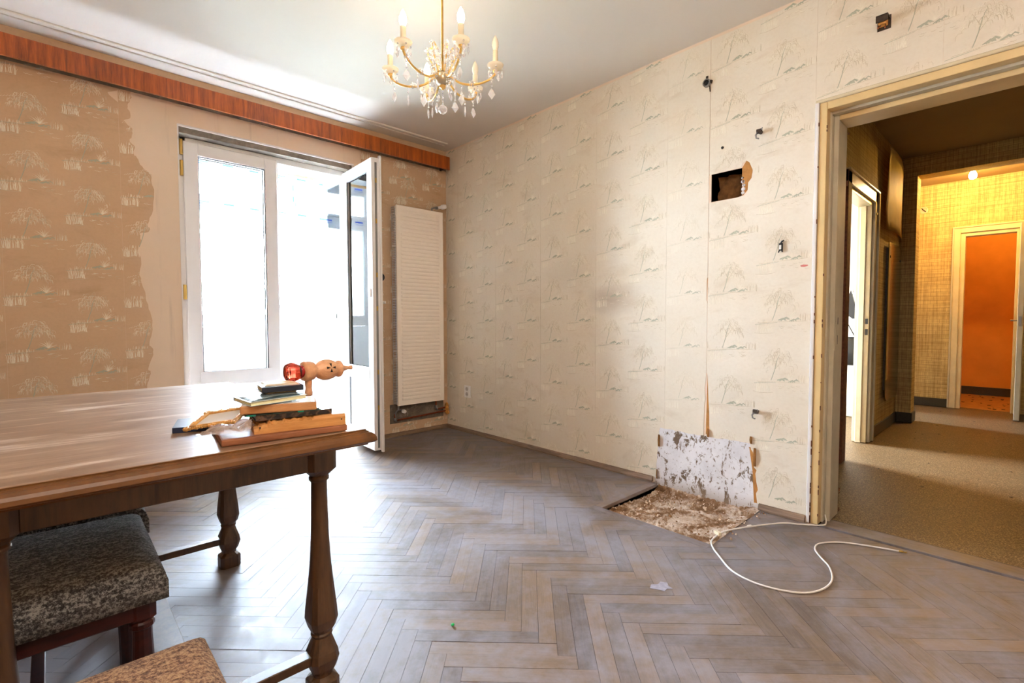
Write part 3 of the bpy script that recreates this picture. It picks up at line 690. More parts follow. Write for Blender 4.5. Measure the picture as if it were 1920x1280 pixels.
bm = bmesh.new(); box(bm, .5545, .5575, .026, .042, .06, 2.20); obj('lock_strip', bm, MT['steel'], rt)
for z in (.35, .62, 1.10, 1.35, 1.75, 2.05):
    obj('lock_cam', B(.556, .560, .028, .040, z, z+.035, .001), MT['brass'], rt)
bm = bmesh.new(); box(bm, .50, .53, -.012, 0, 1.20, 1.27, .003); obj('door_pull', bm, MT['whiteplastic'], rt)
bm = bmesh.new(); box(bm, .50, .53, .066, .076, 1.10, 1.19, .003); lathe(bm, [(.010, .07), (.010, .115)], 10, (.515, 0, 1.165), 'y'); box(bm, .50, .53, .105, .120, 1.155, 1.175, .004); box(bm, .515, .535, .100, .112, 1.158, 1.172, .003); obj('door_handle', bm, MT['whiteplastic'], rt)

# ------------------------------------------------------------------ loggia outside the balcony door
LY = 1.25
bm = bmesh.new(); box(bm, -3.9, .0, .25, LY+.2, -.12, -.01); structure('floor_loggia', bm, plain('loggia_tiles', sc(244, 244, 246), .5)).name = 'floor_loggia'
bm = bmesh.new(); box(bm, -3.9, -.55, LY, LY+.15, -.01, .97); structure('wall_loggia_parapet', bm, MT['render'])
bm = bmesh.new(); box(bm, -3.9, 0, .25, LY+.25, 2.50, 2.62); structure('ceiling_loggia', bm, MT['render'])
bm = bmesh.new(); box(bm, -4.05, -3.9, .25, LY+.15, -.1, 2.6); structure('wall_loggia_left', bm, MT['render'])
bm = bmesh.new(); box(bm, -.69, -.55, .25, LY+.15, -.01, 1.05); box(bm, -.69, -.55, .25, .62, 1.05, 2.5); structure('wall_loggia_right', bm, MT['bluewall'])
win = bmesh.new(); xs = [-3.9, -3.12, -2.36, -1.66, -.95, -.57]
box(win, -3.9, -.55, LY+.023, LY+.087, .972, 1.04, .003); box(win, -3.9, -.55, LY+.023, LY+.087, 2.40, 2.478, .003); box(win, -3.9, -.55, LY+.025, LY+.085, 2.05, 2.13, .003)
for x in xs: box(win, x-.035, x+.035, LY+.02, LY+.09, .97, 2.48, .003)
window_2 = structure('window_2', win, MT['white']); window_2['label'] = 'white glazing frames of the loggia with blue film marks'
for a, b in zip(xs, xs[1:]):
    for z0, z1 in ((1.04, 2.05), (2.13, 2.40)):
        bm = bmesh.new(); s = .045 if z1 < 2.1 else .03
        box(bm, a+.035, a+.035+s, LY+.0, LY+.07, z0, z1, .003); box(bm, b-.035-s, b-.035, LY+.0, LY+.07, z0, z1, .003); box(bm, a+.035+s, b-.035-s, LY, LY+.07, z0, z0+s, .003); box(bm, a+.035+s, b-.035-s, LY, LY+.07, z1-s, z1, .003)
        obj('casement_frame', bm, MT['white'], window_2)
        if b-a > .4: obj('glass_pane', B(a+.035+s, b-.035-s, LY+.03, LY+.034, z0+s, z1-s), MT['glass'], window_2)
win = bmesh.new(); box(win, -.66, -.60, .62, LY+.02, 1.05, 1.11, .003); box(win, -.66, -.60, .62, LY+.02, 2.40, 2.48, .003); box(win, -.66, -.60, .62, LY+.02, 1.26, 1.31, .003); box(win, -.66, -.60, .95, .99, 1.05, 1.28, .003); box(win, -.66, -.60, .62, .68, 1.05, 2.48, .003)
window_3 = structure('window_3', win, MT['white']); obj('glass_pane', B(-.634, -.63, .68, LY+.02, 1.31, 2.40), MT['glass_blue'], window_3)
obj('glass_pane', B(-.634, -.63, .68, LY+.02, 1.11, 1.26), MT['glass_blue'], window_3)
def decal(x, z, w_, h, framed, par=window_2):
    bm = bmesh.new(); y = LY+.0185 if z < 2.14 and z > 2.04 else LY+.0185
    if framed:
        obj('film_mark', B(x, x+w_, y-.0012, y-.0006, z+h*.55, z+h), MT['logo'], par)
        b2 = bmesh.new(); box(b2, x, x+w_, y-.001, y-.0006, z, z+.003); box(b2, x, x+.003, y-.001, y-.0006, z, z+h); box(b2, x+w_-.003, x+w_, y-.001, y-.0006, z, z+h); obj('film_mark_outline', b2, MT['logo'], par); bm.free()
    else:
        box(bm, x, x+w_, y-.001, y-.0006, z, z+h); obj('film_mark', bm, MT['logo'], par)
for x0 in (-1.83, -1.17):
    for zz_, in ((2.425,), (2.07,)):
        decal(x0+.00, zz_+.004, .085, .010, False); decal(x0+.05, zz_+.022, .085, .010, False); decal(x0+.25, zz_, .085, .035, True); decal(x0+.47, zz_-.004, .08, .03, True)
for z in (2.33, 2.22, 1.98, 1.83, 1.66, 1.50, 1.34, 1.2):
    obj('film_mark', B(-.965+(.01 if z < 2 else 0), -.953, LY+.0175, LY+.0183, z, z+.055), MT['logo'], window_2)
    if z > 2: obj('film_mark', B(-.942, -.935, LY+.0175, LY+.0183, z-.04, z), MT['logo'], window_2)
bm = bmesh.new(); fr_ = random.Random(4); x = -3.9
while x < -.6:
    s = fr_.uniform(.012, .022); bmesh.ops.create_icosphere(bm, subdivisions=1, radius=1, matrix=Matrix.Translation((x, LY+.03, 2.488)) @ Matrix.Diagonal((s*1.8, s, s*.9, 1))); x += s*1.6
obj('foam_seam', bm, MT['foam_pale'], window_2)
# trees beyond the loggia
def tree(x, y, h, rad, seed, label):
    t = thing('tree', label, 'tree', (x, y, -9)); r = random.Random(seed)
    bm = bmesh.new(); tube(bm, [(0, 0, 0), (.1, 0, h*.3), (0, .1, h*.6), (.1, 0, h*.85)], .2, 8, radii=[.24, .2, .14, .05])
    for k in range(7):
        a = r.uniform(0, 6.28); z0 = h*r.uniform(.35, .7); tube(bm, [(0, 0, z0), (rad*.4*math.cos(a), rad*.4*math.sin(a), z0+h*.08), (rad*.8*math.cos(a), rad*.8*math.sin(a), z0+h*.16)], .06, 5, radii=[.08, .05, .02])
    obj('trunk', bm, MT['bark'], t)
    V, Fc = [], []
    for k in range(6500):
        a, b = r.uniform(0, 6.28), r.uniform(-1, 1); q = r.random()**.4; rr_ = rad*q*math.sqrt(1-b*b)*(1+.25*math.sin(3*a)); p = Vector((rr_*math.cos(a), rr_*math.sin(a), h*.68+b*q*h*.34))
        u = Vector((r.uniform(-1, 1), r.uniform(-1, 1), r.uniform(-1, 1))).normalized(); v = u.orthogonal().normalized(); s = r.uniform(.05, .11)
        n = len(V); V += [p-u*s, p+v*s*.5, p+u*s, p-v*s*.5]; Fc.append((n, n+1, n+2, n+3))
    me = bpy.data.meshes.new('foliage'); me.from_pydata(V, [], Fc); link('foliage', me, MT['leaves'], t)['kind'] = 'stuff'
tree(3.0, 12.5, 13, 2.2, 1, 'green tree seen through the left balcony sash')
tree(9.0, 13.0, 12.5, 2.4, 2, 'pale green tree seen through the balcony doorway')
tree(-2.8, 15, 12, 2.4, 3, 'pale tree behind the left edge of the balcony sash')
# small house roof glimpsed between the trees
hb = thing('building', 'white gabled roof end glimpsed low in the left balcony sash', 'house', (6.5, 26, -9))
bm = bmesh.new(); prism(bm, [(-2, 0), (2, 0), (2, 8.2), (0, 10.0), (-2, 8.2)], 0, 5, 'y'); obj('wall', bm, MT['render'], hb)
bm = bmesh.new(); prism(bm, [(-2.2, 8.1), (0, 10.08), (2.2, 8.1), (2.2, 8.3), (0, 10.3), (-2.2, 8.3)], -.2, 5.2, 'y'); obj('roof', bm, MT['render'], hb)
bm = bmesh.new(); box(bm, -60, 60, 2, 80, -9.2, -9.0); structure('ground', bm, plain('ground_outside', sc(170, 170, 160), .9))

# ------------------------------------------------------------------ radiator
ra = thing('radiator', 'tall white vertical panel radiator on the wall beside the open balcony door', 'radiator', (-.35, 0, 0))
rx0, rx1, rz0, rz1 = -.242, .242, .285, 2.018
bm = bmesh.new(); NR = 50; zb0, zb1 = rz0+.035, rz1-.035; y0 = -.098
prof = []
for k in range(NR):
    za = zb0+(zb1-zb0)*k/NR; hz = (zb1-zb0)/NR
    prof += [(za, 0), (za+hz*.28, -.0), (za+hz*.42, -.0055), (za+hz*.86, -.0055)]
prof.append((zb1, 0))
xa, xb, xc, xd = rx0+.040, rx0+.050, rx1-.050, rx1-.040
rows = [[bm.verts.new((x, y0+(d if x in (xb, xc) else 0), z)) for x in (xa, xb, xc, xd)] for z, d in prof]
for r0, r1 in zip(rows, rows[1:]):
    for i in range(3): bm.faces.new((r0[i], r0[i+1], r1[i+1], r1[i]))
box(bm, rx0, xa, y0, y0+.012, rz0, rz1, 0); box(bm, xd, rx1, y0, y0+.012, rz0, rz1, 0); box(bm, xa, xd, y0, y0+.012, rz0, zb0, 0); box(bm, xa, xd, y0, y0+.012, zb1, rz1, 0)
obj('front_panel', bm, MT['white_warm'], ra)
bm = bmesh.new(); 
for (a, b_, c_, d_) in ((rx0, rx0+.004, rz0, rz1), (rx1-.004, rx1, rz0, rz1), (rx0, rx1, rz0, rz0+.004), (rx0, rx1, rz1-.004, rz1)): box(bm, a, b_, y0-.003, y0+.004, c_, d_, .001)
obj('panel_rim', bm, MT['white_warm'], ra)
for x in (rx0-.006, rx1-.012):
    bm = bmesh.new(); box(bm, x, x+.003, -.032, -.028, rz0+.01, rz1-.01); box(bm, x, x+.003, -.086, -.083, rz0+.01, rz1-.01)
    n = 120
    for k in range(n+1):
        z = rz0+.012+(rz1-rz0-.03)*k/n; hh = .0125 if k in (32, 64, 96) else .006
        box(bm, x, x+.010, -.086, -.028, z, z+hh)
    obj('side_grille', bm, MT['white'], ra)['kind'] = 'stuff'
obj('back_plate', B(rx0+.02, rx1-.02, -.04, -.03, rz0+.02, rz1-.02), MT['white'], ra)
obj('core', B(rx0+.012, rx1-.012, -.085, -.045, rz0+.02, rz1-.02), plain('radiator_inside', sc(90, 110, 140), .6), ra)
for z in (.5, 1.8):
    obj('wall_bracket', B(-.15, -.12, -.032, -.003, z, z+.05), MT['white'], ra)
# thermostat head top right
bm = bmesh.new(); lathe(bm, [(.008, 0), (.013, .004), (.014, .03), (.021, .034), (.0225, .06), (.019, .078), (.012, .080)], 18, (0, 0, 0), 'x')
th = obj('thermostat_head', bm, MT['whiteplastic'], ra, (.215, -.06, 2.065)); th.rotation_euler = (0, -.25, -.35); 
for p in th.data.polygons: p.use_smooth = False
bm = bmesh.new(); tube(bm, [(.150, -.055, 2.015), (.152, -.055, 2.05), (.175, -.055, 2.06), (.218, -.06, 2.066)], .008, 8); lathe(bm, [(.014, 0), (.014, .02)], 6, (.19, -.057, 2.062), 'x'); obj('valve_body', bm, MT['steel'], ra)
bm = bmesh.new(); lathe(bm, [(.008, 0), (.0155, .004), (.017, .03), (.013, .042)], 14, (-.185, -.075, .232), 'y'); bmesh.ops.rotate(bm, verts=bm.verts, cent=(-.185, -.075, .232), matrix=Matrix.Rotation(PI, 3, 'Z')); obj('bottom_valve_cap', bm, MT['whiteplastic'], ra)
bm = bmesh.new(); tube(bm, [(-.215, -.055, .285), (-.215, -.055, .240), (-.185, -.06, .236)], .009, 8); tube(bm, [(-.215, -.055, .25), (-.232, -.045, .225), (-.235, -.035, .20), (-.237, -.033, .165)], .007, 8); obj('bottom_valve', bm, MT['steel'], ra)
bm = bmesh.new(); tube(bm, [(-.237, -.033, .205), (-.237, -.033, .165), (-.22, -.033, .150), (.05, -.033, .158), (.28, -.033, .168), (.318, -.033, .170)], .0075, 8)
obj('return_pipe', bm, MT['copper'], ra)['label'] = 'copper pipe under the radiator'
bm = bmesh.new(); tube(bm, [(.190, -.04, .285), (.190, -.04, .21), (.20, -.038, .196), (.318, -.036, .205)], .0075, 8); obj('feed_pipe', bm, MT['copper'], ra)
bm = bmesh.new(); tube(bm, [(.190, -.04, .235), (.190, -.04, .205), (.205, -.038, .197)], .012, 8); obj('elbow', bm, MT['steel'], ra); bm = bmesh.new(); tube(bm, [(-.237, -.033, .172), (-.237, -.033, .152), (-.222, -.033, .150)], .012, 8); obj('elbow', bm, MT['steel'], ra)
bm = bmesh.new(); fr_ = random.Random(2)
for k in range(16): bmesh.ops.create_icosphere(bm, subdivisions=2, radius=fr_.uniform(.012, .019), matrix=Matrix.Translation((.316+fr_.uniform(-.010, .010), -.030+fr_.uniform(-.008, .006), .15+k*.0055)))
obj('foam_plug', bm, MT['foam'], ra, smooth=True)['label'] = 'lump of orange expanding foam round the pipes in the corner'
# round black socket and little white things on the wall
pk = thing('cable_gland', 'round black wall fitting between the open door and the radiator', 'wall fitting', (-.690, 0, 1.40))
bm = bmesh.new(); lathe(bm, [(.036, -.002), (.036, .004), (.030, .012), (.022, .013), (.020, .009), (0.0, .009)], 28, (0, 0, 0), 'y'); bmesh.ops.rotate(bm, verts=bm.verts, cent=(0, 0, 0), matrix=Matrix.Rotation(PI, 3, 'Z')); obj('cover', bm, MT['black'], pk, smooth=True)
bm = bmesh.new(); bmesh.ops.create_uvsphere(bm, u_segments=12, v_segments=8, radius=.006, matrix=Matrix.Translation((.002, -.012, .003))); obj('screw', bm, MT['steel'], pk)
# double socket on right wall
so = thing('power_socket', 'white double power socket low on the right wall near the corner', 'socket', (0, -.321, .377))
obj('face_plate', B(-.012, -.0015, -.044, .044, -.055, .055, .003), MT['whiteplastic'], so)
for dz in (.024, -.024):
    bm = bmesh.new(); lathe(bm, [(.020, 0), (.020, .0015), (.016, .0015), (.015, -.001), (0, -.001)], 18, (0, 0, 0), 'x'); bmesh.ops.rotate(bm, verts=bm.verts, cent=(0, 0, 0), matrix=Matrix.Rotation(PI, 3, 'Z')); w_ = obj('socket_well', bm, plain('socket_grey', sc(206, 200, 196), .4), so, (-.0125, 0, dz))
    bm = bmesh.new(); 
    for dy in (-.007, .007): lathe(bm, [(.0028, -.0005), (.0028, .0005)], 8, (0, dy, 0), 'x')
    obj('pin_hole', bm, MT['black'], so, (-.0135, 0, dz))

# ------------------------------------------------------------------ old electric boxes, hooks and fixings on the right wall
def fixing(name, y, z, kind, label):
    t = thing(name, label, 'wall fixing', (-.002, y, z))
    if kind == 'bracket':
        bm = bmesh.new(); box(bm, -.055, 0, -.022, .022, .010, .016, .001); box(bm, -.055, -.049, -.022, .022, -.014, .016, .001); box(bm, -.002, .001, -.025, .025, -.03, .03, .001); obj('bracket', bm, MT['bakelite'], t)
        bm = bmesh.new(); box(bm, -.045, -.01, -.016, .016, -.020, .006, .003); obj('terminal_block', bm, MT['foam'], t)
        bm = bmesh.new(); tube(bm, [(-.03, .008, -.02), (-.05, .012, -.032), (-.052, .014, -.04)], .003, 6); tube(bm, [(-.03, -.01, -.02), (-.05, -.012, -.045)], .002, 6); obj('wire', bm, MT['copper'], t)
    elif kind == 'pipe':
        bm = bmesh.new(); lathe(bm, [(.022, 0), (.022, .018), (.016, .018), (.015, .004), (0, .004)], 18, (0, 0, 0), 'x'); bmesh.ops.rotate(bm, verts=bm.verts, cent=(0, 0, 0), matrix=Matrix.Rotation(PI, 3, 'Z')); obj('sleeve', bm, MT['steel'], t)
        bm = bmesh.new(); lathe(bm, [(.014, .004), (.010, .007)], 14, (0, 0, 0), 'x'); bmesh.ops.rotate(bm, verts=bm.verts, cent=(0, 0, 0), matrix=Matrix.Rotation(PI, 3, 'Z')); obj('hollow', bm, MT['black'], t)
        bm = bmesh.new(); prism(bm, [(-.010, -.016), (-.016, -.012), (-.018, -.05), (-.014, -.05)], -.004, .001, 'x'); obj('torn_flap', bm, MT['bakelite'], t); bm = bmesh.new(); prism(bm, [(-.018, .012), (-.030, .008), (-.026, -.008), (-.018, -.004)], -.012, .001, 'x'); obj('torn_flap', bm, MT['bakelite'], t); obj('dark_chip', B(-.003, .001, -.004, .010, .028, .044, .002), MT['bakelite'], t)
    elif kind == 'hook':
        bm = bmesh.new(); lathe(bm, [(.010, 0), (.010, .022)], 10, (0, 0, .004), 'x'); bmesh.ops.rotate(bm, verts=bm.verts, cent=(0, 0, .004), matrix=Matrix.Rotation(PI, 3, 'Z')); box(bm, -.03, -.018, -.014, .014, -.006, .016, .002); obj('stub', bm, MT['bakelite'], t)
        bm = bmesh.new(); tube(bm, [(-.028, .006, 0), (-.034, .014, -.014), (-.030, .012, -.030), (-.026, .0, -.034)], .004, 6); tube(bm, [(-.02, -.008, .004), (-.034, -.018, .016)], .003, 6); obj('hook', bm, MT['steel'], t)
    elif kind == 'switch':
        bm = bmesh.new(); box(bm, -.010, 0, -.009, .009, -.022, .016, .002); tube(bm, [(-.008, 0, .016), (-.01, -.006, .024), (-.012, -.016, .027)], .0035, 6); tube(bm, [(-.008, .006, -.02), (-.010, .010, -.032)], .003, 6); tube(bm, [(-.008, -.006, -.02), (-.010, -.009, -.030)], .003, 6); obj('mechanism', bm, MT['black'], t)
        obj('terminal', B(-.0125, -.009, -.004, .006, -.016, .006, .001), MT['whiteplastic'], t)
    elif kind == 'plug':
        bm = bmesh.new(); lathe(bm, [(.008, 0), (.007, .004), (0, .004)], 12, (0, 0, 0), 'x'); bmesh.ops.rotate(bm, verts=bm.verts, cent=(0, 0, 0), matrix=Matrix.Rotation(PI, 3, 'Z')); obj('plug', bm, MT['black'], t)
    return t
fixing('ceiling_high_bracket', -3.353, 2.35, 'bracket', 'small brown bracket high on the wall above the hall opening').name = 'wall_bracket'
fixing('pipe_stub', -2.542, 2.367, 'pipe', 'round metal pipe stub high on the wall beside the paper seam')
fixing('wall_hook', -2.836, 2.008, 'hook', 'bent metal hook above and right of the square wall hole')
fixing('wall_hook', -2.844, .528, 'hook', 'small metal stub low on the wall above the scraped patch')
fixing('switch_remnant', -2.946, 1.403, 'switch', 'black remnant of a light switch left of the hall opening')
fixing('wall_plug', -2.633, 1.985, 'plug', 'tiny black wall plug just above the square hole')

# ------------------------------------------------------------------ hall opening frame in the right wall
JY = -3.14
door_1 = structure('door_1', B(-.010, .150, -3.1065, -3.0895, 0, OZ+.06, .003), MT['white'])
door_1['label'] = 'old painted frame of the wide opening to the hall'
obj('outer_bead_head', B(-.0101, .15, OY1, -3.0895, OZ+.045, OZ+.0605, .003), MT['cream'], door_1)
obj('casing', B(-.004, .05, JY, -3.108, 0, OZ+.044, .002), MT['casing'], door_1)
obj('casing_head', B(-.004, .05, OY1, JY, OZ+.008, OZ+.044, .002), MT['casing'], door_1)
obj('shadow_gap', B(-.002, .01, -3.1085, -3.106, 0, OZ+.045), MT['black'], door_1)
obj('jamb', B(.05, .16, JY-.008, -3.108, 0, OZ+.01, .002), MT['greypaint'], door_1)
obj('jamb_head', B(.05, .16, OY1, JY-.008, OZ-.004, OZ+.044, .002), MT['greypaint'], door_1)
obj('door_stop', B(.085, .235, JY-.030, JY-.008, 0, OZ-.004, .002), MT['greypaint'], door_1)
obj('door_stop_head', B(.085, .235, OY1, JY-.030, OZ-.028, OZ-.004, .002), MT['casing'], door_1)
obj('back_casing', B(.155, .233, JY-.012, -3.03, 0, OZ+.07, .002), MT['greypaint'], door_1)
sp = obj('strike_plate', B(.098, .160, JY-.0325, JY-.030, .868, 1.062, .001), MT['greypaint'], door_1); sp['label'] = 'painted-over lock plate on the jamb'
bm = bmesh.new(); box(bm, .132, .140, JY-.0335, JY-.032, 1.00, 1.035); box(bm, .134, .137, JY-.0335, JY-.032, .90, .945); obj('latch_slot', bm, MT['black'], door_1)
bm = bmesh.new(); cr = random.Random(8)
for k in range(46):
    z = cr.uniform(0, 1.9)**1.25 if k < 34 else cr.uniform(0, .25); h = cr.uniform(.004, .03); e = cr.choice(((-.0105, -3.107), (-.0045, -3.1405), (.2345, JY-.0365)))
    box(bm, e[0], e[0]+.004, e[1]-.001, e[1]+.003, z, z+h)
obj('chipped_paint', bm, MT['chipped'], door_1)['kind'] = 'stuff'

# ------------------------------------------------------------------ hall
HY = -2.92; HX = 3.45; FX = 4.87
bm = bmesh.new(); box(bm, .12, 7.0, YF, -1.0, -.10, -.004)
floor_hall = structure('floor_hall', bm, MT['terrazzo'])
obj('threshold_joint', B(.118, .1225, OY1, OY0-.03, -.02, .0012), MT['black'], floor_hall)
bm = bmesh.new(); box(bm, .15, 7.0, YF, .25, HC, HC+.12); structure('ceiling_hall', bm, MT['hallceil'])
DX0, DX1, DZ = 1.42, 2.19, 1.99
bm = bmesh.new(); box(bm, .15, DX0, HY, HY+.09, -.1, HC); box(bm, DX1, HX+.2, HY, HY+.09, -.1, HC); box(bm, DX0, DX1, HY, HY+.09, DZ, HC)
wall_hall_left = structure('wall_hall_left', bm, MT['hallpaper'])
bm = bmesh.new(); box(bm, 0.15, FX, YF-.1, YF, -.1, HC); structure('wall_hall_right', bm, MT['hallpaper'])
# pier and beam
bm = bmesh.new(); box(bm, HX, HX+.2, -3.042, HY, 0, HC); box(bm, HX, HX+.2, YF, -3.042, 2.435, HC); structure('wall_hall_pier', bm, MT['hallpaper'])
obj('x', B(0, .01, 0, .01, 0, .01), MT['black']).name = 'tmp'; bpy.data.objects.remove(bpy.data.objects['tmp'])
bm = bmesh.new(); box(bm, HX-.012, HX+.0, -3.052, HY-.012, 0, .10, .003); box(bm, HX-.012, HX+.2, -3.056, -3.042, 0, .10, .003); structure('baseboard_pier', bm, MT['darkbase'])
bm = bmesh.new(); box(bm, DX1+.15, HX-.012, HY-.012, HY, 0, .10, .003); structure('baseboard_hall', bm, MT['darkbase'])
bm = bmesh.new(); box(bm, .235, DX0-.15, HY-.012, HY, 0, .10, .003); structure('baseboard_hall_near', bm, MT['darkbase'])
# door in hall left wall
door_2 = structure('door_2', B(DX1, DX1+.10, HY-.022, HY, 0, DZ+.09, .003), MT['greypaint']); door_2['label'] = 'painted casing of the door on the hall\'s left side'
obj('casing', B(DX0-.10, DX0-.0, HY-.022, HY, 0, DZ+.09, .003), MT['chipped'], door_2)
obj('casing_head', B(DX0-.10, DX1+.10, HY-.022, HY, DZ+.0, DZ+.09, .003), MT['cream'], door_2)
obj('head_moulding', B(DX0-.10, DX1+.11, HY-.034, HY, DZ+.082, DZ+.10, .004), MT['cream'], door_2)
obj('outer_bead', B(DX1+.085, DX1+.11, HY-.034, HY, 0, DZ+.09, .004), MT['greypaint'], door_2)
obj('jamb', B(DX1-.035, DX1, HY-.004, HY+.095, 0, DZ, .002), MT['cream'], door_2)
obj('jamb_stop', B(DX1-.055, DX1-.035, HY+.03, HY+.07, 0, DZ-.01, .002), MT['cream'], door_2)
obj('jamb', B(DX0, DX0+.035, HY-.004, HY+.095, 0, DZ, .002), MT['cream'], door_2)
obj('jamb_head', B(DX0+.035, DX1-.035, HY-.004, HY+.095, DZ-.03, DZ, .002), MT['cream'], door_2)
bm = bmesh.new(); box(bm, DX1-.037, DX1-.034, HY+.002, HY+.022, .99, 1.035); box(bm, DX1-.037, DX1-.034, HY+.002, HY+.022, .90, .95); obj('lock_mortise', bm, MT['black'], door_2)
bm = bmesh.new(); lathe(bm, [(.010, 0), (.010, .006)], 10, (DX1+.045, HY-.0221, 1.90), 'y'); bmesh.ops.rotate(bm, verts=bm.verts, cent=(DX1+.045, HY-.0221, 1.90), matrix=Matrix.Rotation(PI, 3, 'Z')); obj('nail_head', bm, MT['steel'], door_2)
# leaning board and mirror on hall wall
bm = bmesh.new()
def bd(u, v):
    x = 2.52+.90*u; z = 1.815+.69*v; c_ = .055*math.sin(PI*u)*.4; return (x, HY-.018-.045*(1-u)*(.35+.65*abs(v-.25))-c_, z - .0*u)
grid_sheet(bm, 12, 8, bd, .004)
tag(obj('hanging_board', bm, MT['veneerboard']), 'warped pale glossy board mounted high on the hall wall', 'panel')
mr = thing('wall_mirror', 'tall narrow tarnished mirror below the warped board in the hall', 'mirror', (3.05, HY, 1.0))
bm = bmesh.new(); pts = []
for k in range(9): a = PI/2*k/8; pts.append((.30-.08+.08*math.sin(a), -.72+.08-.08*math.cos(a)))
for k in range(9): a = PI/2*k/8; pts.append((.30-.03+.03*math.cos(a), .73-.03+.03*math.sin(a)))
for k in range(9): a = PI/2*k/8; pts.append((-.30+.03-.03*math.sin(a), .73-.03+.03*math.cos(a)))
for k in range(9): a = PI/2*k/8; pts.append((-.30+.08-.08*math.cos(a), -.72+.08-.08*math.sin(a)))
prism(bm, pts, -.028, -.022, 'y'); obj('mirror_glass', bm, MT['mirror'], mr)
obj('side_strip', B(-.298, -.22, -.0292, -.0282, -.52, .70), MT['veneerboard'], mr)
obj('backing', B(-.26, .26, -.022, -.001, -.62, .68), MT['bakelite'], mr)
for x in (-.25, .25):
    bm = bmesh.new(); bmesh.ops.create_uvsphere(bm, u_segments=10, v_segments=6, radius=.014, matrix=Matrix.Translation((x, -.028, .60)) @ Matrix.Diagonal((1, .5, 1, 1))); obj('mirror_screw', bm, MT['black'], mr)
# far hall wall with narrow door
DA, DB, DH = -3.262, -3.73, 2.02
bm = bmesh.new(); box(bm, FX, FX+.12, DA, -1.0, 0, HC); box(bm, FX, FX+.12, YF, DB, 0, HC); box(bm, FX, FX+.12, DB, DA, DH, HC); structure('wall_hall_far', bm, MT['hallpaper'])
door_3 = structure('door_3', B(FX-.02, FX+.0, DA, DA+.065, 0, DH+.06, .003), MT['cream']); door_3['label'] = 'narrow cream door frame at the end of the hall'
obj('casing_head', B(FX-.02, FX, DB-.06, DA, DH, DH+.06, .003), MT['cream'], door_3)
obj('outer_bead', B(FX-.03, FX, DA+.055, DA+.072, 0, DH+.07, .003), MT['greypaint'], door_3)
obj('outer_bead_head', B(FX-.03, FX, DB-.07, DA+.072, DH+.055, DH+.072, .003), MT['cream'], door_3)
obj('casing', B(FX-.02, FX, DB-.06, DB, 0, DH, .003), MT['cream'], door_3)
obj('jamb', B(FX, FX+.12, DA-.04, DA, 0, DH, .002), MT['cream'], door_3); obj('jamb', B(FX, FX+.12, DB, DB+.02, 0, DH, .002), MT['cream'], door_3)
obj('jamb_head', B(FX, FX+.12, DB+.02, DA-.04, DH-.04, DH, .002), MT['greypaint'], door_3)
dl = tag(bpy.data.objects.new('door', None), 'narrow cream door leaf standing open at the end of the hall', 'door'); COL.objects.link(dl); dl.location = (FX-.03, -3.745, 0)
obj('leaf', B(-.53, 0, -.042, 0, .008, 2.0, .003), MT['greypaint'], dl)
bm = bmesh.new(); lathe(bm, [(.008, 0), (.008, .045)], 10, (-.47, 0, 1.02), 'y'); box(bm, -.475, -.36, .038, .050, 1.012, 1.028, .004); obj('door_handle', bm, MT['steel'], dl)
obj('lock_case', B(-.5315, -.5285, -.03, -.012, .96, 1.06), MT['steel'], dl)
bm = bmesh.new(); box(bm, FX-.014, FX, DA+.072, -1.0, 0, .10, .003); structure('baseboard_far', bm, MT['darkbase'])
# room behind the narrow door, lit orange
bm = bmesh.new(); box(bm, 6.5, 6.6, YF, -2.4, 0, HC); box(bm, FX+.12, 6.5, -3.18, -3.10, 0, HC); box(bm, FX+.12, 6.5, YF, YF+.1, 0, HC); structure('wall_far_room', bm, MT['orange'])
bm = bmesh.new(); box(bm, 6.48, 6.5, YF+.1, -3.18, 0, .11, .003); structure('baseboard_far_room', bm, MT['darkbase'])
bm = bmesh.new(); box(bm, FX+.12, 6.48, YF+.1, -3.18, -.003, .0); dbr = structure('floor_far_room', bm, plain('wood_floor_orange', sc(178, 130, 70), .5, var=.35, nscale=14))
bm = bmesh.new(); dr = random.Random(6)
for k in range(26):
    x, y, s = dr.uniform(5.05, 6.4), dr.uniform(-3.75, -3.25), dr.uniform(.008, .03); a = dr.uniform(0, 3)
    prism(bm, [(x+s*math.cos(a+q)*dr.uniform(.5, 1), y+s*math.sin(a+q)*.6) for q in (0, 1.2, 2.3, 3.5, 4.8)], .0, .004, 'z')
obj('floor_debris', bm, MT['bakelite'], dbr)['kind'] = 'stuff'
bm = bmesh.new(); 
for k in range(24):
    x, y, s = dr.uniform(1.0, 4.7), dr.uniform(-3.9, -3.0), dr.uniform(.006, .02); a = dr.uniform(0, 3)
    prism(bm, [(x+s*math.cos(a+q)*dr.uniform(.5, 1), y+s*math.sin(a+q)*.6) for q in (0, 1.2, 2.3, 3.5, 4.8)], -.004, -.001, 'z')
obj('floor_grit', bm, MT['bakelite'], floor_hall)['kind'] = 'stuff'
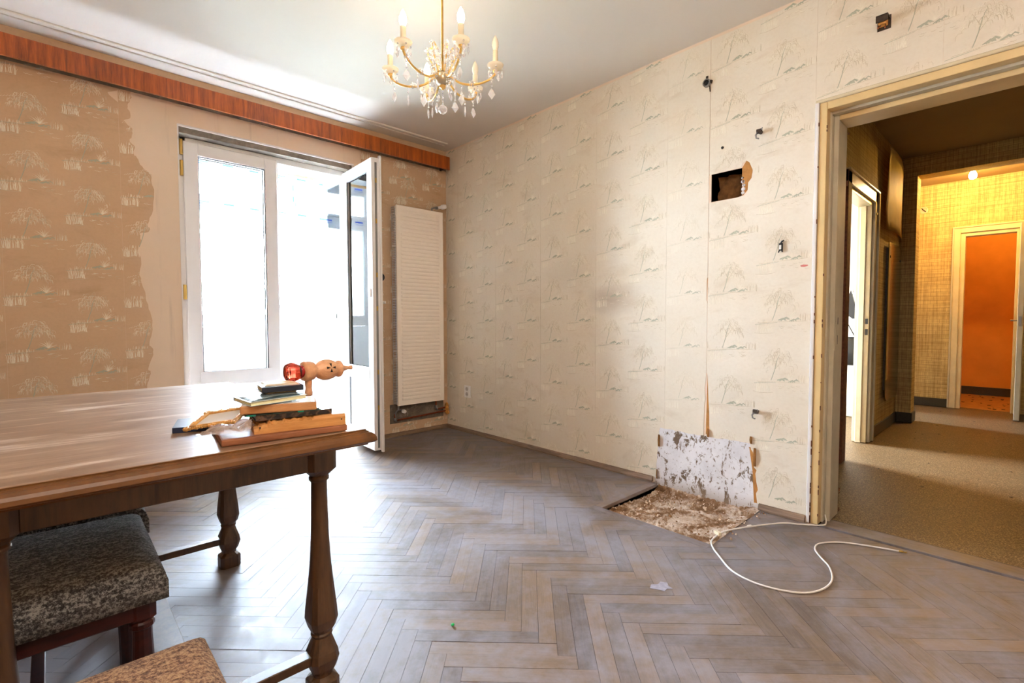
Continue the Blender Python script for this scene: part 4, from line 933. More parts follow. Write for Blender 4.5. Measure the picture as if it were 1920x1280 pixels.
# hall lamp: bare bulb
hl = thing('ceiling_bulb', 'bare lit bulb under the ceiling beyond the hall beam', 'lamp', (4.15, -3.39, HC))
bm = bmesh.new(); lathe(bm, [(.045, 0), (.045, -.008), (.022, -.02), (.020, -.06), (.016, -.065)], 18); obj('lamp_holder', bm, MT['whiteplastic'], hl, smooth=True)
bm = bmesh.new(); lathe(bm, [(.012, -.06), (.020, -.08), (.030, -.105), (.032, -.125), (.024, -.148), (.0, -.158)], 20); obj('bulb', bm, MT['bulb_hall'], hl, smooth=True)
light('hall_bulb_light', 'POINT', (4.15, -3.39, HC-.19), 11, (1.0, .50, .06), .035)
wl = thing('far_room_bulb', 'bulb inside the orange room at the end of the hall', 'lamp', (5.7, -3.6, HC)); bm = bmesh.new(); lathe(bm, [(.012, 0), (.012, -.05), (.030, -.105), (.032, -.125), (.0, -.158)], 16); obj('bulb', bm, MT['bulb_wc'], wl, smooth=True)
light('far_room_light', 'POINT', (5.7, -3.6, HC-.2), 2.6, (1.0, .52, .05), .05)
# small round fitting and switch on far wall
jf = thing('junction_box', 'round pale junction fitting on the yellow wall left of the narrow door', 'wall fixing', (FX, -2.925, 2.335)); bm = bmesh.new(); lathe(bm, [(.040, 0), (.040, .006), (.030, .010), (.028, .004), (0, .004)], 20, (0, 0, 0), 'x'); bmesh.ops.rotate(bm, verts=bm.verts, cent=(0, 0, 0), matrix=Matrix.Rotation(PI, 3, 'Z')); obj('cover', bm, MT['greypaint'], jf)
bm = bmesh.new(); tube(bm, [(-.008, -.02, -.02), (-.016, 0, .0), (-.01, .02, .024)], .004, 6); obj('wire', bm, MT['bakelite'], jf)

# side room behind the hall's left wall, and its window
bm = bmesh.new(); box(bm, .15, 1.0, .25, .37, 0, HC); box(bm, 2.6, 3.45, .25, .37, 0, HC); box(bm, 1.0, 2.6, .25, .37, 0, .75); box(bm, 1.0, 2.6, .25, .37, 2.25, HC); structure('wall_side_room_back', bm, MT['whitewall'])
bm = bmesh.new(); box(bm, 3.42, 3.45, HY+.09, .25, 0, HC); structure('wall_side_room_right', bm, MT['whitewall'])
bm = bmesh.new(); box(bm, .15, .17, HY+.09, .25, 0, HC); structure('wall_side_room_left', bm, MT['whitewall'])
bm = bmesh.new(); box(bm, .15, 3.45, -1.0, .37, -.10, -.004); structure('floor_side_room', bm, MT['terrazzo'])
bm = bmesh.new(); box(bm, 3.40, 3.42, HY+.09, .25, 0, .09, .003); structure('baseboard_side_room', bm, MT['greypaint'])
bm = bmesh.new()
for x in (1.0, 1.77, 2.54): box(bm, x, x+.06, .27, .33, .75, 2.25)
box(bm, 1.0, 2.6, .27, .33, .75, .81); box(bm, 1.0, 2.6, .27, .33, 2.19, 2.25); window_4 = structure('window_4', bm, MT['white'])
for a, b in ((1.06, 1.77), (1.83, 2.54)): obj('glass_pane', B(a, b, .298, .302, .81, 2.19), MT['glass'], window_4)
# end of the far hall: glazed door to the outside
bm = bmesh.new(); box(bm, HX+.2, 3.65, .25, .37, 0, HC); box(bm, 4.45, FX+.12, .25, .37, 0, HC); box(bm, 3.65, 4.45, .25, .37, 2.3, HC); structure('wall_far_hall_back', bm, MT['whitewall'])
bm = bmesh.new(); box(bm, HX, HX+.2, HY, .25, 0, HC); structure('wall_far_hall_left', bm, MT['whitewall'])
bm = bmesh.new(); box(bm, 4.22, FX, -2.32, -2.2, 0, HC); box(bm, HX+.2, 4.22, -2.32, -2.2, 2.0, HC); structure('wall_far_hall_light_baffle', bm, MT['hallpaper'])  # unseen partition added to narrow the daylight to a floor strip
bm = bmesh.new(); box(bm, FX, FX+.12, -1.0, .25, 0, HC); structure('wall_far_hall_right', bm, MT['whitewall'])
bm = bmesh.new(); box(bm, HX, FX+.12, -1.0, .37, -.10, -.004); structure('floor_far_hall', bm, MT['terrazzo'])
bm = bmesh.new(); box(bm, 3.65, 3.72, .27, .33, .0, 2.3); box(bm, 4.38, 4.45, .27, .33, 0, 2.3); box(bm, 3.72, 4.38, .27, .33, 0, .12); box(bm, 3.72, 4.38, .27, .33, 2.23, 2.3); window_5 = structure('window_5', bm, MT['white']); obj('glass_pane', B(3.72, 4.38, .298, .302, .12, 2.23), MT['glass'], window_5)
sl = thing('side_room_bulb', 'bare bulb on the ceiling of the bright side room', 'lamp', (1.9, -1.6, HC)); bm = bmesh.new(); lathe(bm, [(.02, 0), (.02, -.05), (.030, -.105), (.032, -.125), (.0, -.158)], 16); obj('bulb', bm, MT['bulb_hall'], sl, smooth=True)
light('side_room_light', 'POINT', (1.9, -1.6, HC-.2), 26, (1.0, .74, .45), .04)
# bag hanging in side room
bg = thing('shoulder_bag', 'black bag hanging by its strap in the bright side room', 'bag', (3.40, -2.535, .60))
bm = bmesh.new(); lathe(bm, [(.05, -.05), (.085, -.02), (.09, .12), (.075, .22), (.04, .25)], 14); bmesh.ops.scale(bm, vec=(.45, 1.1, 1), verts=bm.verts); bmesh.ops.translate(bm, vec=(-.045, 0, 0), verts=bm.verts); obj('body', bm, MT['black'], bg, smooth=True)
bm = bmesh.new(); tube(bm, [(-.03, .02, .24), (-.03, .05, .40), (-.02, -.02, .72), (-.02, .03, .40), (-.03, -.05, .24)], .006, 6); obj('strap', bm, MT['black'], bg)
bm = bmesh.new(); prism(bm, [(-.02, .44), (.05, .50), (.035, .62), (.0, .74), (-.06, .52), (-.05, .44)], -.045, -.015, 'x'); obj('pouch', bm, MT['black'], bg)
bm = bmesh.new(); tube(bm, [(0, -.02, .72), (-.03, -.02, .73), (-.035, -.02, .76)], .005, 6); obj('wall_peg', bm, MT['steel'], bg)

# ------------------------------------------------------------------ white cable on the floor
cab = thing('aerial_cable', 'loose white cable coiled in an S on the parquet by the hall frame', 'cable', (0, 0, 0))
pp = [(.085, -3.150, .03), (.045, -3.165, .006), (-.003, -3.159, .004), (-.068, -3.081, .004), (-.135, -3.017, .010), (-.319, -2.92, .014), (-.43, -2.864, .010), (-.499, -2.856, .008), (-.575, -2.862, .006), (-.632, -2.895, .004), (-.686, -2.945, .004), (-.772, -3.035, .004), (-.802, -3.127, .004), (-.788, -3.218, .004), (-.739, -3.294, .004), (-.655, -3.333, .004), (-.558, -3.336, .004), (-.455, -3.302, .004), (-.379, -3.249, .004), (-.311, -3.211, .004), (-.236, -3.211, .004), (-.157, -3.271, .004), (-.105, -3.372, .004), (-.071, -3.474, .005)]
bm = bmesh.new(); tube(bm, smooth_path(pp, 6), .0036, 8); obj('cord', bm, MT['whiteplastic'], cab)
bm = bmesh.new(); d = Vector((.018, -.055, 0)).normalized(); p = Vector((-.071, -3.474, .005)); tube(bm, [p-d*.002, p+d*.014], .0045, 8); tube(bm, [p+d*.014, p+d*.026], .0028, 8); obj('metal_plug', bm, MT['brass'], cab)
obj('tape_tag', B(-.017, .017, -.009, .009, -.006, .010, .002), MT['candle'], cab, (-.488, -2.852, .012), 1.1)
obj('cable_joint', B(-.012, .012, -.006, .006, -.002, .008, .002), MT['whiteplastic'], cab, (-.30, -2.926, .012), -.5)
bm = bmesh.new(); bmesh.ops.create_icosphere(bm, subdivisions=2, radius=.0055); bmesh.ops.scale(bm, vec=(1.2, 1, .8), verts=bm.verts)
tag(obj('bead', bm, plain('green_plastic', sc(40, 200, 110), .3), None, (-1.811, -2.545, .005)), 'tiny bright green bead lying on the parquet', 'bead')

# ------------------------------------------------------------------ table
TX0, TX1, TY0, TY1, TZ = -2.925, -2.172, -2.728, -1.375, .75
tb = thing('dining_table', 'large brown wooden dining table with turned legs under the stack of books', 'table', ((TX0+TX1)/2, (TY0+TY1)/2, 0))
cx, cy = (TX0+TX1)/2, (TY0+TY1)/2; hx, hy = (TX1-TX0)/2, (TY1-TY0)/2
def ogee(bm, prof, m=0):
    rings = []
    for inset, z in prof:
        rings.append([bm.verts.new((sx*(hx-inset), sy*(hy-inset), z)) for sx, sy in ((-1, -1), (1, -1), (1, 1), (-1, 1))])
    for a, b in zip(rings, rings[1:]):
        for i in range(4): bm.faces.new((a[i], a[(i+1) % 4], b[(i+1) % 4], b[i]))
    return rings
bm = bmesh.new(); R_ = ogee(bm, [(.020, TZ-.0015), (.0205, TZ-.004), (.016, TZ-.005), (.0155, TZ-.008), (.010, TZ-.009), (.004, TZ-.014), (.001, TZ-.020), (0, TZ-.028), (.004, TZ-.032), (.016, TZ-.036), (.018, TZ-.040)]); bm.faces.new(R_[0]); bm.faces.new(R_[-1][::-1])
bmesh.ops.recalc_face_normals(bm, faces=bm.faces); obj('top_moulding', bm, MT['table'], tb)
obj('tabletop', B(-hx+.0205, hx-.0205, -hy+.0205, hy-.0205, TZ-.006, TZ, .001), MT['tabletop'], tb)
lx, ly = hx-.074, hy-.19
def apron(x0, x1, y0, y1): obj('apron', B(x0, x1, y0, y1, TZ-.125, TZ-.04, .002), MT['table_leg'], tb)
apron(-lx+.037, lx-.037, -ly-.026, -ly-.004); apron(-lx+.037, lx-.037, ly+.004, ly+.026); apron(-lx-.026, -lx-.004, -ly+.037, ly-.037); apron(lx+.004, lx+.026, -ly+.037, ly-.037)
pz = [(.037, 0, 1), (.037, .045, 1), (.034, .050, .9), (.0255, .058, .3), (.027, .066, .2), (.032, .078, .7), (.0385, .105, .9), (.036, .125, .8), (.027, .158, .2), (.025, .166, 0), (.028, .170, 0), (.0285, .174, 0), (.0255, .178, .1), (.032, .192, .7), (.037, .215, .9), (.0355, .245, .8), (.030, .31, .6), (.026, .37, .3), (.0235, .44, 0), (.0215, .52, 0), (.0205, .588, 0), (.022, .592, 0), (.026, .595, 0), (.0262, .602, 0), (.023, .606, 0), (.030, .614, .5), (.0375, .625, 1), (.0375, TZ-.04, 1)]
bm = bmesh.new(); lathe(bm, [(r, z) for r, z, s in pz], 16, sq=[s for r, z, s in pz]); me_leg = mesh_from(bm, 'table_leg')
for p in me_leg.polygons:
    z = p.center.z; p.use_smooth = (.31 < z < .60)
for sx in (-1, 1):
    for sy in (-1, 1): link('leg', me_leg, MT['table_leg'], tb, (sx*lx, sy*ly, 0))
for sy in (-1, 1): obj('stretcher', B(-lx+.03, lx-.03, sy*ly-.018, sy*ly+.018, .10, .125, .002), MT['table_leg'], tb)
obj('centre_stretcher', B(-.035, .035, -ly+.022, ly-.022, .102, .124, .002), MT['table_leg'], tb)

# ------------------------------------------------------------------ chairs (facing +x locally; origin at seat centre on floor)
def rounded_pad(bm, x0, x1, y0, y1, z0, z1, r, dome=.02):
    n = 14
    def f(u, v, top):
        x = x0+(x1-x0)*u; y = y0+(y1-y0)*v; e = min(min(u, 1-u)*(x1-x0), min(v, 1-v)*(y1-y0)); k = min(e/r, 1); dz = r*(1-math.sqrt(max(0, 1-(1-k)**2)))*.9
        return (x, y, (z1-dz+dome*math.sin(PI*u)*math.sin(PI*v)) if top else z0)
    g = [0, .012, .03, .06, .1, .17, .3, .5, .7, .83, .9, .94, .97, .988, 1]
    V = [[bm.verts.new(f(a, b, True)) for b in g] for a in g]; m = len(g)-1
    for i in range(m):
        for j in range(m): bm.faces.new((V[i][j], V[i+1][j], V[i+1][j+1], V[i][j+1])).smooth = True
    rim = [V[i][0] for i in range(m+1)] + [V[m][j] for j in range(1, m+1)] + [V[i][m] for i in range(m-1, -1, -1)] + [V[0][j] for j in range(m-1, 0, -1)]
    low = [bm.verts.new((v.co.x, v.co.y, z0)) for v in rim]; n = len(rim)
    for i in range(n): bm.faces.new((rim[i], low[i], low[(i+1) % n], rim[(i+1) % n])).smooth = True
    bm.faces.new(low)
    bmesh.ops.recalc_face_normals(bm, faces=bm.faces)
def make_chair(label, mat, group):
    t = thing('dining_chair', label, 'chair', (0, 0, 0), 0, group)
    bm = bmesh.new(); rounded_pad(bm, -.23, .232, -.224, .224, .386, .470, .048, .016); obj('seat', bm, mat, t)
    bm = bmesh.new(); box(bm, -.205, .20, -.205, .205, .345, .395, .003); o = obj('seat_frame', bm, MT['chairwood'], t)
    for sy in (-1, 1):
        bm = bmesh.new(); pz = [(.017, 0, 0), (.019, .05, 0), (.021, .16, 0), (.021, .25, 0), (.019, .30, 0), (.019, .318, 0), (.024, .322, 0), (.024, .332, 0), (.020, .336, 0), (.025, .345, 1), (.025, .398, 1)]
        lathe(bm, [(r, z) for r, z, s in pz], 14, (0, 0, 0), sq=[s for r, z, s in pz]); obj('leg', bm, MT['chairwood'], t, (.185, sy*.182, 0))
        bm = bmesh.new(); prism(bm, [(-.235, 0), (-.195, 0), (-.185, .36), (-.188, .45), (-.255, 1.00), (-.285, 1.00), (-.235, .45), (-.225, .36)], sy*.186-.015, sy*.186+.015, 'y'); obj('leg', bm, MT['chairwood'], t)
        obj('side_rail', B(-.20, .175, sy*.186-.008, sy*.186+.008, .16, .185, .002), MT['chairwood'], t)
    obj('stretcher', B(-.008, .018, -.19, .19, .162, .184, .002), MT['chairwood'], t)
    bm = bmesh.new(); rounded_pad(bm, .50, .95, -.19, .19, 0, .05, .025, .008)
    bmesh.ops.rotate(bm, verts=bm.verts, cent=(0, 0, 0), matrix=Matrix.Rotation(-PI/2, 3, 'Y'))   # stand it up
    for v in bm.verts:
        x, y, z = v.co; v.co = (-x*0+(-.215-(z-.5)*.12)+(-x)*-1*-1, y, z)
    obj('backrest', bm, mat, t)
    obj('top_rail', B(-.29, -.25, -.21, .21, .955, 1.005, .006), MT['chairwood'], t)
    return t
GRP = 'matching upholstered chairs round the table'
c1 = make_chair('dark-framed chair with speckled grey seat pushed under the table, nearer of the two', MT['upholstery'], GRP)
c1.location = (-2.812, -2.278, 0); c1.rotation_euler = (0, 0, .0)
c2 = dup(c1, (-2.795, -1.820, 0), .0, 'chair with dark speckled seat pushed under the table behind the nearer tucked chair')
c4 = dup(c1, (-2.990, -1.12, 0), math.radians(-58), 'chair beyond the table, only its backrest edge showing at the far left')
c3 = make_chair('foreground chair with tan bouclé seat beside the near table leg', MT['upholstery_tan'], GRP)
c3.location = (-2.800, -3.055, 0)

# ------------------------------------------------------------------ things on the table
def quad_block(name, label, cat, fl, fr, depth, z0, h, mat, parts, slope=0):
    """book-like block: front-left, front-right bottom corners, depth away from the viewer"""
    fl, fr = Vector(fl), Vector(fr); d = (fr-fl); L = d.length; ang = math.atan2(d.y, d.x)
    t = thing(name, label, cat, (fl.x, fl.y, z0), ang)
    parts(t, L, depth, h); return t
def P_board(m, bev=.002):
    def f(t, L, D, h): obj('board', B(0, L, 0, D, 0, h, bev), m, t)
    return f
mw = wood('chopping_board_wood', sc(112, 66, 40), sc(156, 102, 68), .62, (3, 30, 30), 'Object')
bb = thing('cutting_board', 'reddish-brown wooden board at the bottom of the pile on the table corner', 'board', (-2.503, -2.670, .7508), math.atan2(-.030, .269))
obj('board', B(0, .268, 0, .235, 0, .0155, .004, 2), mw, bb)
for x in (.03, .235): obj('foot', B(x, x+.01, .1, .11, -.0008, .0005), mw, bb)
# rough pale block with broken front edge
mp = wood('raw_pine', sc(176, 118, 58), sc(214, 160, 96), .6, (3, 30, 30), 'Object')
bk = thing('wooden_block', 'pale raw wooden plank with a splintered upper edge on the brown board', 'plank', (-2.437, -2.663, .7665), math.atan2(-.033, .198))
bm = bmesh.new(); rb = random.Random(12); L = .200; n = 44; fr_t, fr_b, bk_t, bk_b = [], [], [], []
for i in range(n+1):
    x = L*i/n; jag = (rb.uniform(-.0035, .002) if x < .125 else 0); top = .0265+(jag if x < .125 else .0)-(.004 if x < .03 else 0)-.010*max(0, (.03-x)/.03)
    inset = abs(rb.gauss(.004, .002)) if x < .125 else .001
    fr_b.append(bm.verts.new((x, 0, 0))); fr_t.append(bm.verts.new((x, 0, top-.006))); bk_t.append(bm.verts.new((x, inset+.004, top))); bk_b.append(bm.verts.new((x, .10, top*.0+.0265)))
for i in range(n):
    bm.faces.new((fr_b[i], fr_b[i+1], fr_t[i+1], fr_t[i])); bm.faces.new((fr_t[i], fr_t[i+1], bk_t[i+1], bk_t[i])); bm.faces.new((bk_t[i], bk_t[i+1], bk_b[i+1], bk_b[i]))
lb = [bm.verts.new((0, .10, 0)), bm.verts.new((L, .10, 0))]
bm.faces.new((fr_b[0], fr_t[0], bk_t[0], bk_b[0], lb[0])); bm.faces.new((fr_b[-1], lb[1], bk_b[-1], bk_t[-1], fr_t[-1])); bm.faces.new([lb[0]]+bk_b+[lb[1]])
bmesh.ops.recalc_face_normals(bm, faces=bm.faces); obj('plank', bm, mp, bk)
for x in (.19, .012):
    bm = bmesh.new(); lathe(bm, [(.0018, 0), (.0018, .001)], 8, (x, -.0008, .014), 'y'); obj('nail_hole', bm, MT['black'], bk)
# books
def P_book(cover, pages, ct=.0016, spine_front=False):
    def f(t, L, D, h):
        obj('bottom_cover', B(0, L, 0, D, 0, ct, .0004), cover, t); obj('top_cover', B(0, L, 0, D, h-ct, h, .0004), cover, t)
        obj('pages', B(.003, L-.003, .003, D-.003, ct, h-ct), pages, t)
        if spine_front: obj('spine', B(0, L, -.001, .002, 0, h, .0008), cover, t)
        else: obj('spine', B(0, L, D-.002, D, 0, h, .0008), cover, t)
    return f
pgs = plain('page_edges', sc(222, 206, 168), .8, var=.12, nscale=200); pgy = plain('page_edges_pale', sc(232, 230, 190), .8, var=.08, nscale=200)
t = NT('marbled_cover'); n1 = t.noise(t.coord('Object'), 22, 3, .5, 1.5); t.base(t.ramp(n1, [(.44, sc(38, 30, 30)), (.5, sc(110, 84, 66)), (.6, sc(46, 38, 36))]), .25); mm = t.m
quad_block('marbled_book', 'flat brown-marbled book directly on the pale plank', 'book', (-2.430, -2.652), (-2.264, -2.672), .10, .7932, .0125, mm, P_book(mm, MT['black'], .0016, True))
mg = plain('teal_glass_edge', sc(22, 60, 58), .08, spec=.8)
quad_block('glass_sheet', 'dark teal sheet of glass between the marbled book and the box', 'glass', (-2.452, -2.648), (-2.294, -2.682), .115, .8059, .0065, mg, lambda t, L, D, h: (obj('sheet', B(0, L, 0, D, 0, h*.55, .0005), mg, t), obj('painted_glint', B(L*.68, L*.76, -.0006, .0002, 0, h*.5), plain('turquoise_glint', sc(20, 190, 170), .2), t), obj('painted_glint', B(L*.02, L*.14, -.0006, .0002, 0, h*.5), plain('turquoise_glint', sc(20, 170, 150), .2), t), obj('backing_card', B(.003, L-.003, .003, D-.003, h*.55, h), MT['black'], t)))  # turquoise bars paint glints onto the front of the glass
mb = wood('tan_card', sc(160, 108, 62), sc(196, 146, 96), .55, (6, 6, 30), 'Object')
def box_parts(t, L, D, h):
    obj('body', B(0, L, 0, D, 0, h*.96, .003, 2), mb, t); obj('lid_panel', B(.004, L-.004, .004, D-.004, h*.96, h, .0005), MT['whiteplastic'], t)
quad_block('cigar_box', 'flat tan wooden box in the middle of the pile', 'box', (-2.462, -2.652), (-2.312, -2.702), .105, .8125, .0190, mb, box_parts)
nb = quad_block('notebook', 'thin notebook with pale blue cover lying askew on the tan box', 'book', (-2.448, -2.678), (-2.322, -2.678), .115, .8335, .0095, mb, P_book(plain('pale_blue_cover', sc(196, 214, 222), .3), pgy, .001))
nb.rotation_euler = (.0, -.035, .045); nb.location.z = .8325
bm = bmesh.new(); grid_sheet(bm, 8, 6, lambda u, v: (.004+.118*u, .004+.10*v, .0105+.004*math.sin(3*u)*(1-v)), .0004); obj('loose_leaf', bm, plain('cover_paper', sc(176, 200, 208), .3), nb)
db = quad_block('dark_book', 'small navy-black book near the top of the pile under some papers', 'book', (-2.408, -2.625), (-2.318, -2.637), .085, .853, .0125, mb, P_book(plain('navy_cloth', sc(30, 38, 54), .5), pgs, .0014, True))
quad_block('passport_stack', 'small papers and a thin booklet on top of the navy-black book', 'papers', (-2.400, -2.612), (-2.322, -2.624), .07, .8658, .0042, mb, lambda t, L, D, h: [obj('sheet', B(.002*k, L-.003*k, .001*k, D-.002*k, h*k/4, h*(k+.8)/4, .0002), pgs if k % 2 else MT['whiteplastic'], t, None, .03*(k-1.5)) for k in range(4)])
# something propping below dark book
quad_block('small_booklet', 'thin grey booklet wedged under the navy-black book', 'book', (-2.395, -2.615), (-2.325, -2.620), .07, .8455, .0068, mb, P_book(plain('grey_card', sc(120, 124, 130), .6), pgs, .0008))
quad_block('closed_notebook', 'dark navy closed notebook left of the pile', 'book', (-2.556, -2.440), (-2.452, -2.466), .125, .7506, .0135, mb, P_book(plain('navy_leather', sc(16, 34, 66), .35), plain('navy_leather2', sc(18, 36, 64), .4), .002, True))
# gilt picture frame lying tilted
gf = thing('picture_frame', 'small ornate gold picture frame lying on the left end of the pile', 'picture frame', (-2.478, -2.565, .7835), math.radians(-28))
gf.location = (-2.473, -2.536, .790); gf.rotation_euler = (math.radians(15), math.radians(-9), math.radians(-44))
mgld = plain('gold_leaf', sc(224, 172, 96), .35, .3, nscale=80, var=.35, bump=.6)
fw, fd = .054, .040
bm = bmesh.new()
for (x0, x1, y0, y1) in ((-fw, fw, -fd, -fd+.008), (-fw, fw, fd-.008, fd), (-fw, -fw+.008, -fd, fd), (fw-.008, fw, -fd, fd)): box(bm, x0, x1, y0, y1, 0, .007, .002)
obj('inner_frame', bm, mgld, gf)
bm = bmesh.new(); rf = random.Random(3)
per = [(-fw+2*fw*i/20, -fd-.003) for i in range(21)]+[(-fw+2*fw*i/20, fd+.003) for i in range(21)]+[(-fw-.003, -fd+2*fd*i/28) for i in range(29)]+[(fw+.003, -fd+2*fd*i/28) for i in range(29)]
for (x, y) in per: bmesh.ops.create_icosphere(bm, subdivisions=1, radius=rf.uniform(.003, .0052), matrix=Matrix.Translation((x+rf.uniform(-.001, .001), y+rf.uniform(-.001, .001), .003)))
for sx in (-1, 1):
    for sy in (-1, 1):
        for k in range(5): bmesh.ops.create_icosphere(bm, subdivisions=1, radius=.0048, matrix=Matrix.Translation((sx*(fw+.004+rf.uniform(-.004, .005)), sy*(fd+.004+rf.uniform(-.004, .005)), .003)))
obj('scrollwork', bm, mgld, gf)
obj('glass', B(-fw+.007, fw-.007, -fd+.007, fd-.007, .001, .0025), plain('picture_white', sc(226, 230, 232), .1, spec=.9), gf)
# crumpled clear bag
bgp = thing('plastic_bag', 'crumpled clear plastic bag beside the splintered plank', 'plastic bag', (-2.472, -2.640, .7675), math.radians(-35))
t = NT('clear_polythene'); tr = t.node('ShaderNodeBsdfTransparent'); tr.inputs[0].default_value = (.93, .92, .92, 1); gl = t.node('ShaderNodeBsdfPrincipled'); gl.inputs['Base Color'].default_value = sc(190, 176, 170); gl.inputs['Roughness'].default_value = .18
lw = t.node('ShaderNodeLayerWeight'); lw.inputs[0].default_value = .55; fac = t.math('MULTIPLY_ADD', lw.outputs[1], .55, .25); mx = t.node('ShaderNodeMixShader'); t.l.new(fac, mx.inputs[0]); t.l.new(tr.outputs[0], mx.inputs[1]); t.l.new(gl.outputs[0], mx.inputs[2]); t.l.new(mx.outputs[0], t.out.inputs[0])
rp = random.Random(21)
for k in range(2):
    bm = bmesh.new(); ph = [rp.uniform(0, 6) for _ in range(6)]
    def cr_(u, v): 
        x = (-.062+.108*u)*(1-.25*v); y = -.03+.06*v+.008*math.sin(5*u+ph[0]); z = .002+abs(.016*math.sin(6*u+ph[1]+2*v)+.009*math.sin(11*v+ph[2]+3*u))*math.sin(PI*min(1, max(0.05, v)))+.004*k+.010*u
        return (x, y, z+rp.uniform(0, .0015))
    grid_sheet(bm, 16, 12, cr_); obj('film_layer', bm, t.m, bgp)
# wooden vigil lamp with red glass, lying on the pile
vl = thing('wooden_vigil_lamp', 'turned pale wooden lamp with red glass cup and dark crosses resting on the pile', 'lamp', (-2.258, -2.545, .889), math.atan2(.0+.02, .16))
mwl = wood('turned_beech', sc(196, 142, 104), sc(226, 178, 138), .4, (4, 30, 30), 'Object')
bm = bmesh.new(); lathe(bm, [(.010, -.030), (.0245, -.029), (.026, -.024), (.0245, -.021), (.026, -.018), (.0245, -.015), (.026, -.012), (.0245, -.009), (.024, -.003), (.017, .002), (.0165, .006), (.023, .014), (.028, .026), (.0285, .040), (.024, .055), (.018, .063), (.022, .066), (.024, .071), (.022, .076), (.012, .080), (.008, .090), (.0048, .103), (.0045, .105), (.0065, .108), (.0062, .113), (.0, .116)], 28, axis='x'); obj('body', bm, mwl, vl, smooth=True)
bm = bmesh.new(); lathe(bm, [(.014, -.040), (.020, -.041), (.0245, -.052), (.0255, -.060), (.022, -.071), (.014, -.0735), (.0, -.0735)], 12, axis='x'); obj('glass_cup', bm, MT['redglass'], vl)
bm = bmesh.new(); lathe(bm, [(.015, -.030), (.017, -.034), (.017, -.040), (.012, -.042)], 20, axis='x'); obj('glass_neck', bm, plain('dark_red_glass', sc(150, 20, 24), .15), vl, smooth=True)
bm = bmesh.new(); lathe(bm, [(.008, -.015), (.0095, -.03), (.008, -.046), (.010, -.058), (.009, -.066)], 14, (-.012, .004, 0)); obj('wall_arm', bm, mwl, vl, smooth=True)
bm = bmesh.new()
def on_body(x, ang):  # radius from profile near body
    rr_ = .0288 if x < .045 else .0288-(x-.045)*.45
    return (x, -rr_*math.cos(ang)-.0003, rr_*math.sin(ang))
for ca, da in ((0, 0), (PI/2, 0), (PI, 0), (3*PI/2, 0)):
    dx, dz = math.cos(ca), math.sin(ca)
    tri = [(.036+.002*dx, .25+.06*dz), (.036+.013*dx-.0035*dz, .25+.42*dz+.12*dx), (.036+.013*dx+.0035*dz, .25+.42*dz-.12*dx)]
    bm.faces.new([bm.verts.new(on_body(x, a)) for x, a in tri])
bmesh.ops.solidify(bm, geom=bm.faces[:], thickness=.0006); obj('cross_mark', bm, MT['black'], vl)

rl = thing('rear_fill_lamp', 'added ceiling fill lamp behind the camera, stem and rim only', 'lamp', (-2.75, -4.15, HC))  # unseen fitting added to carry the fill light
bm = bmesh.new(); lathe(bm, [(.05, -.001), (.05, -.02), (.012, -.03), (.012, -.16)], 18); obj('lamp_stem', bm, MT['whiteplastic'], rl, smooth=True)
bm = bmesh.new(); lathe(bm, [(.10, -.156), (.102, -.16), (.02, -.13)], 24); obj('lamp_shade_rim', bm, MT['whiteplastic'], rl, smooth=True)
# ------------------------------------------------------------------ chandelier
CX, CY, CZ = -1.385, -1.91, 2.19
ch = thing('chandelier', 'crystal chandelier with gilt arms and candle bulbs hanging from the ceiling', 'chandelier', (CX, CY, 0))
bm = bmesh.new(); lathe(bm, [(.006, CZ-.04), (.006, HC-.05), (.009, HC-.05), (.009, HC-.035)], 12); obj('rod', bm, MT['gilt'], ch, smooth=True)
bm = bmesh.new(); lathe(bm, [(.010, HC-.045), (.03, HC-.04), (.055, HC-.012), (.058, HC-.001)], 24); obj('ceiling_rose', bm, MT['gilt'], ch, smooth=True)
bm = bmesh.new(); lathe(bm, [(.010, CZ-.002), (.030, CZ-.006), (.036, CZ-.022), (.034, CZ-.040), (.024, CZ-.056), (.012, CZ-.063)], 24); obj('hub', bm, MT['hub'], ch, smooth=True)
bm = bmesh.new(); lathe(bm, [(.010, CZ-.060), (.016, CZ-.064), (.017, CZ-.070), (.010, CZ-.075), (.003, CZ-.082)], 16); obj('finial', bm, MT['gilt'], ch, smooth=True)
def drop_mesh(w_, h, kind='kite'):
    bm = bmesh.new()
    if kind == 'kite': ring = [(w_*.35, -.0), (w_*.5, -h*.28), (0, -h)]; 
    top = bm.verts.new((0, 0, 0)); mid = []
    for i in range(8):
        a = 2*PI*i/8; sx = w_*.5*math.cos(a); sy = .0045*math.sin(a)*1.3; mid.append(bm.verts.new((sx, sy, -h*.55)))
    up = [bm.verts.new((w_*.28*math.cos(2*PI*i/8), .004*math.sin(2*PI*i/8), -h*.18)) for i in range(8)]
    bot = bm.verts.new((0, 0, -h))
    for i in range(8):
        j = (i+1) % 8; bm.faces.new((top, up[i], up[j])); bm.faces.new((up[i], mid[i], mid[j], up[j])); bm.faces.new((mid[i], bot, mid[j]))
    bmesh.ops.create_icosphere(bm, subdivisions=1, radius=.005, matrix=Matrix.Translation((0, 0, .009)))
    bmesh.ops.recalc_face_normals(bm, faces=bm.faces); me = mesh_from(bm, 'crystal_drop'); me.materials.append(MT['crystal']); return me
me_kite, me_long, me_small = drop_mesh(.034, .052), drop_mesh(.013, .056), drop_mesh(.020, .034)
bm = bmesh.new()
for i in range(5):
    a0, a1 = 2*PI*i/5, 2*PI*(i+1)/5
    bmesh.ops.create_icosphere(bm, subdivisions=1, radius=.0075, matrix=Matrix.Translation((.010*math.cos(a0), .008*math.sin(a0), 0)))
me_ros = mesh_from(bm, 'rosette'); me_ros.materials.append(MT['crystal'])
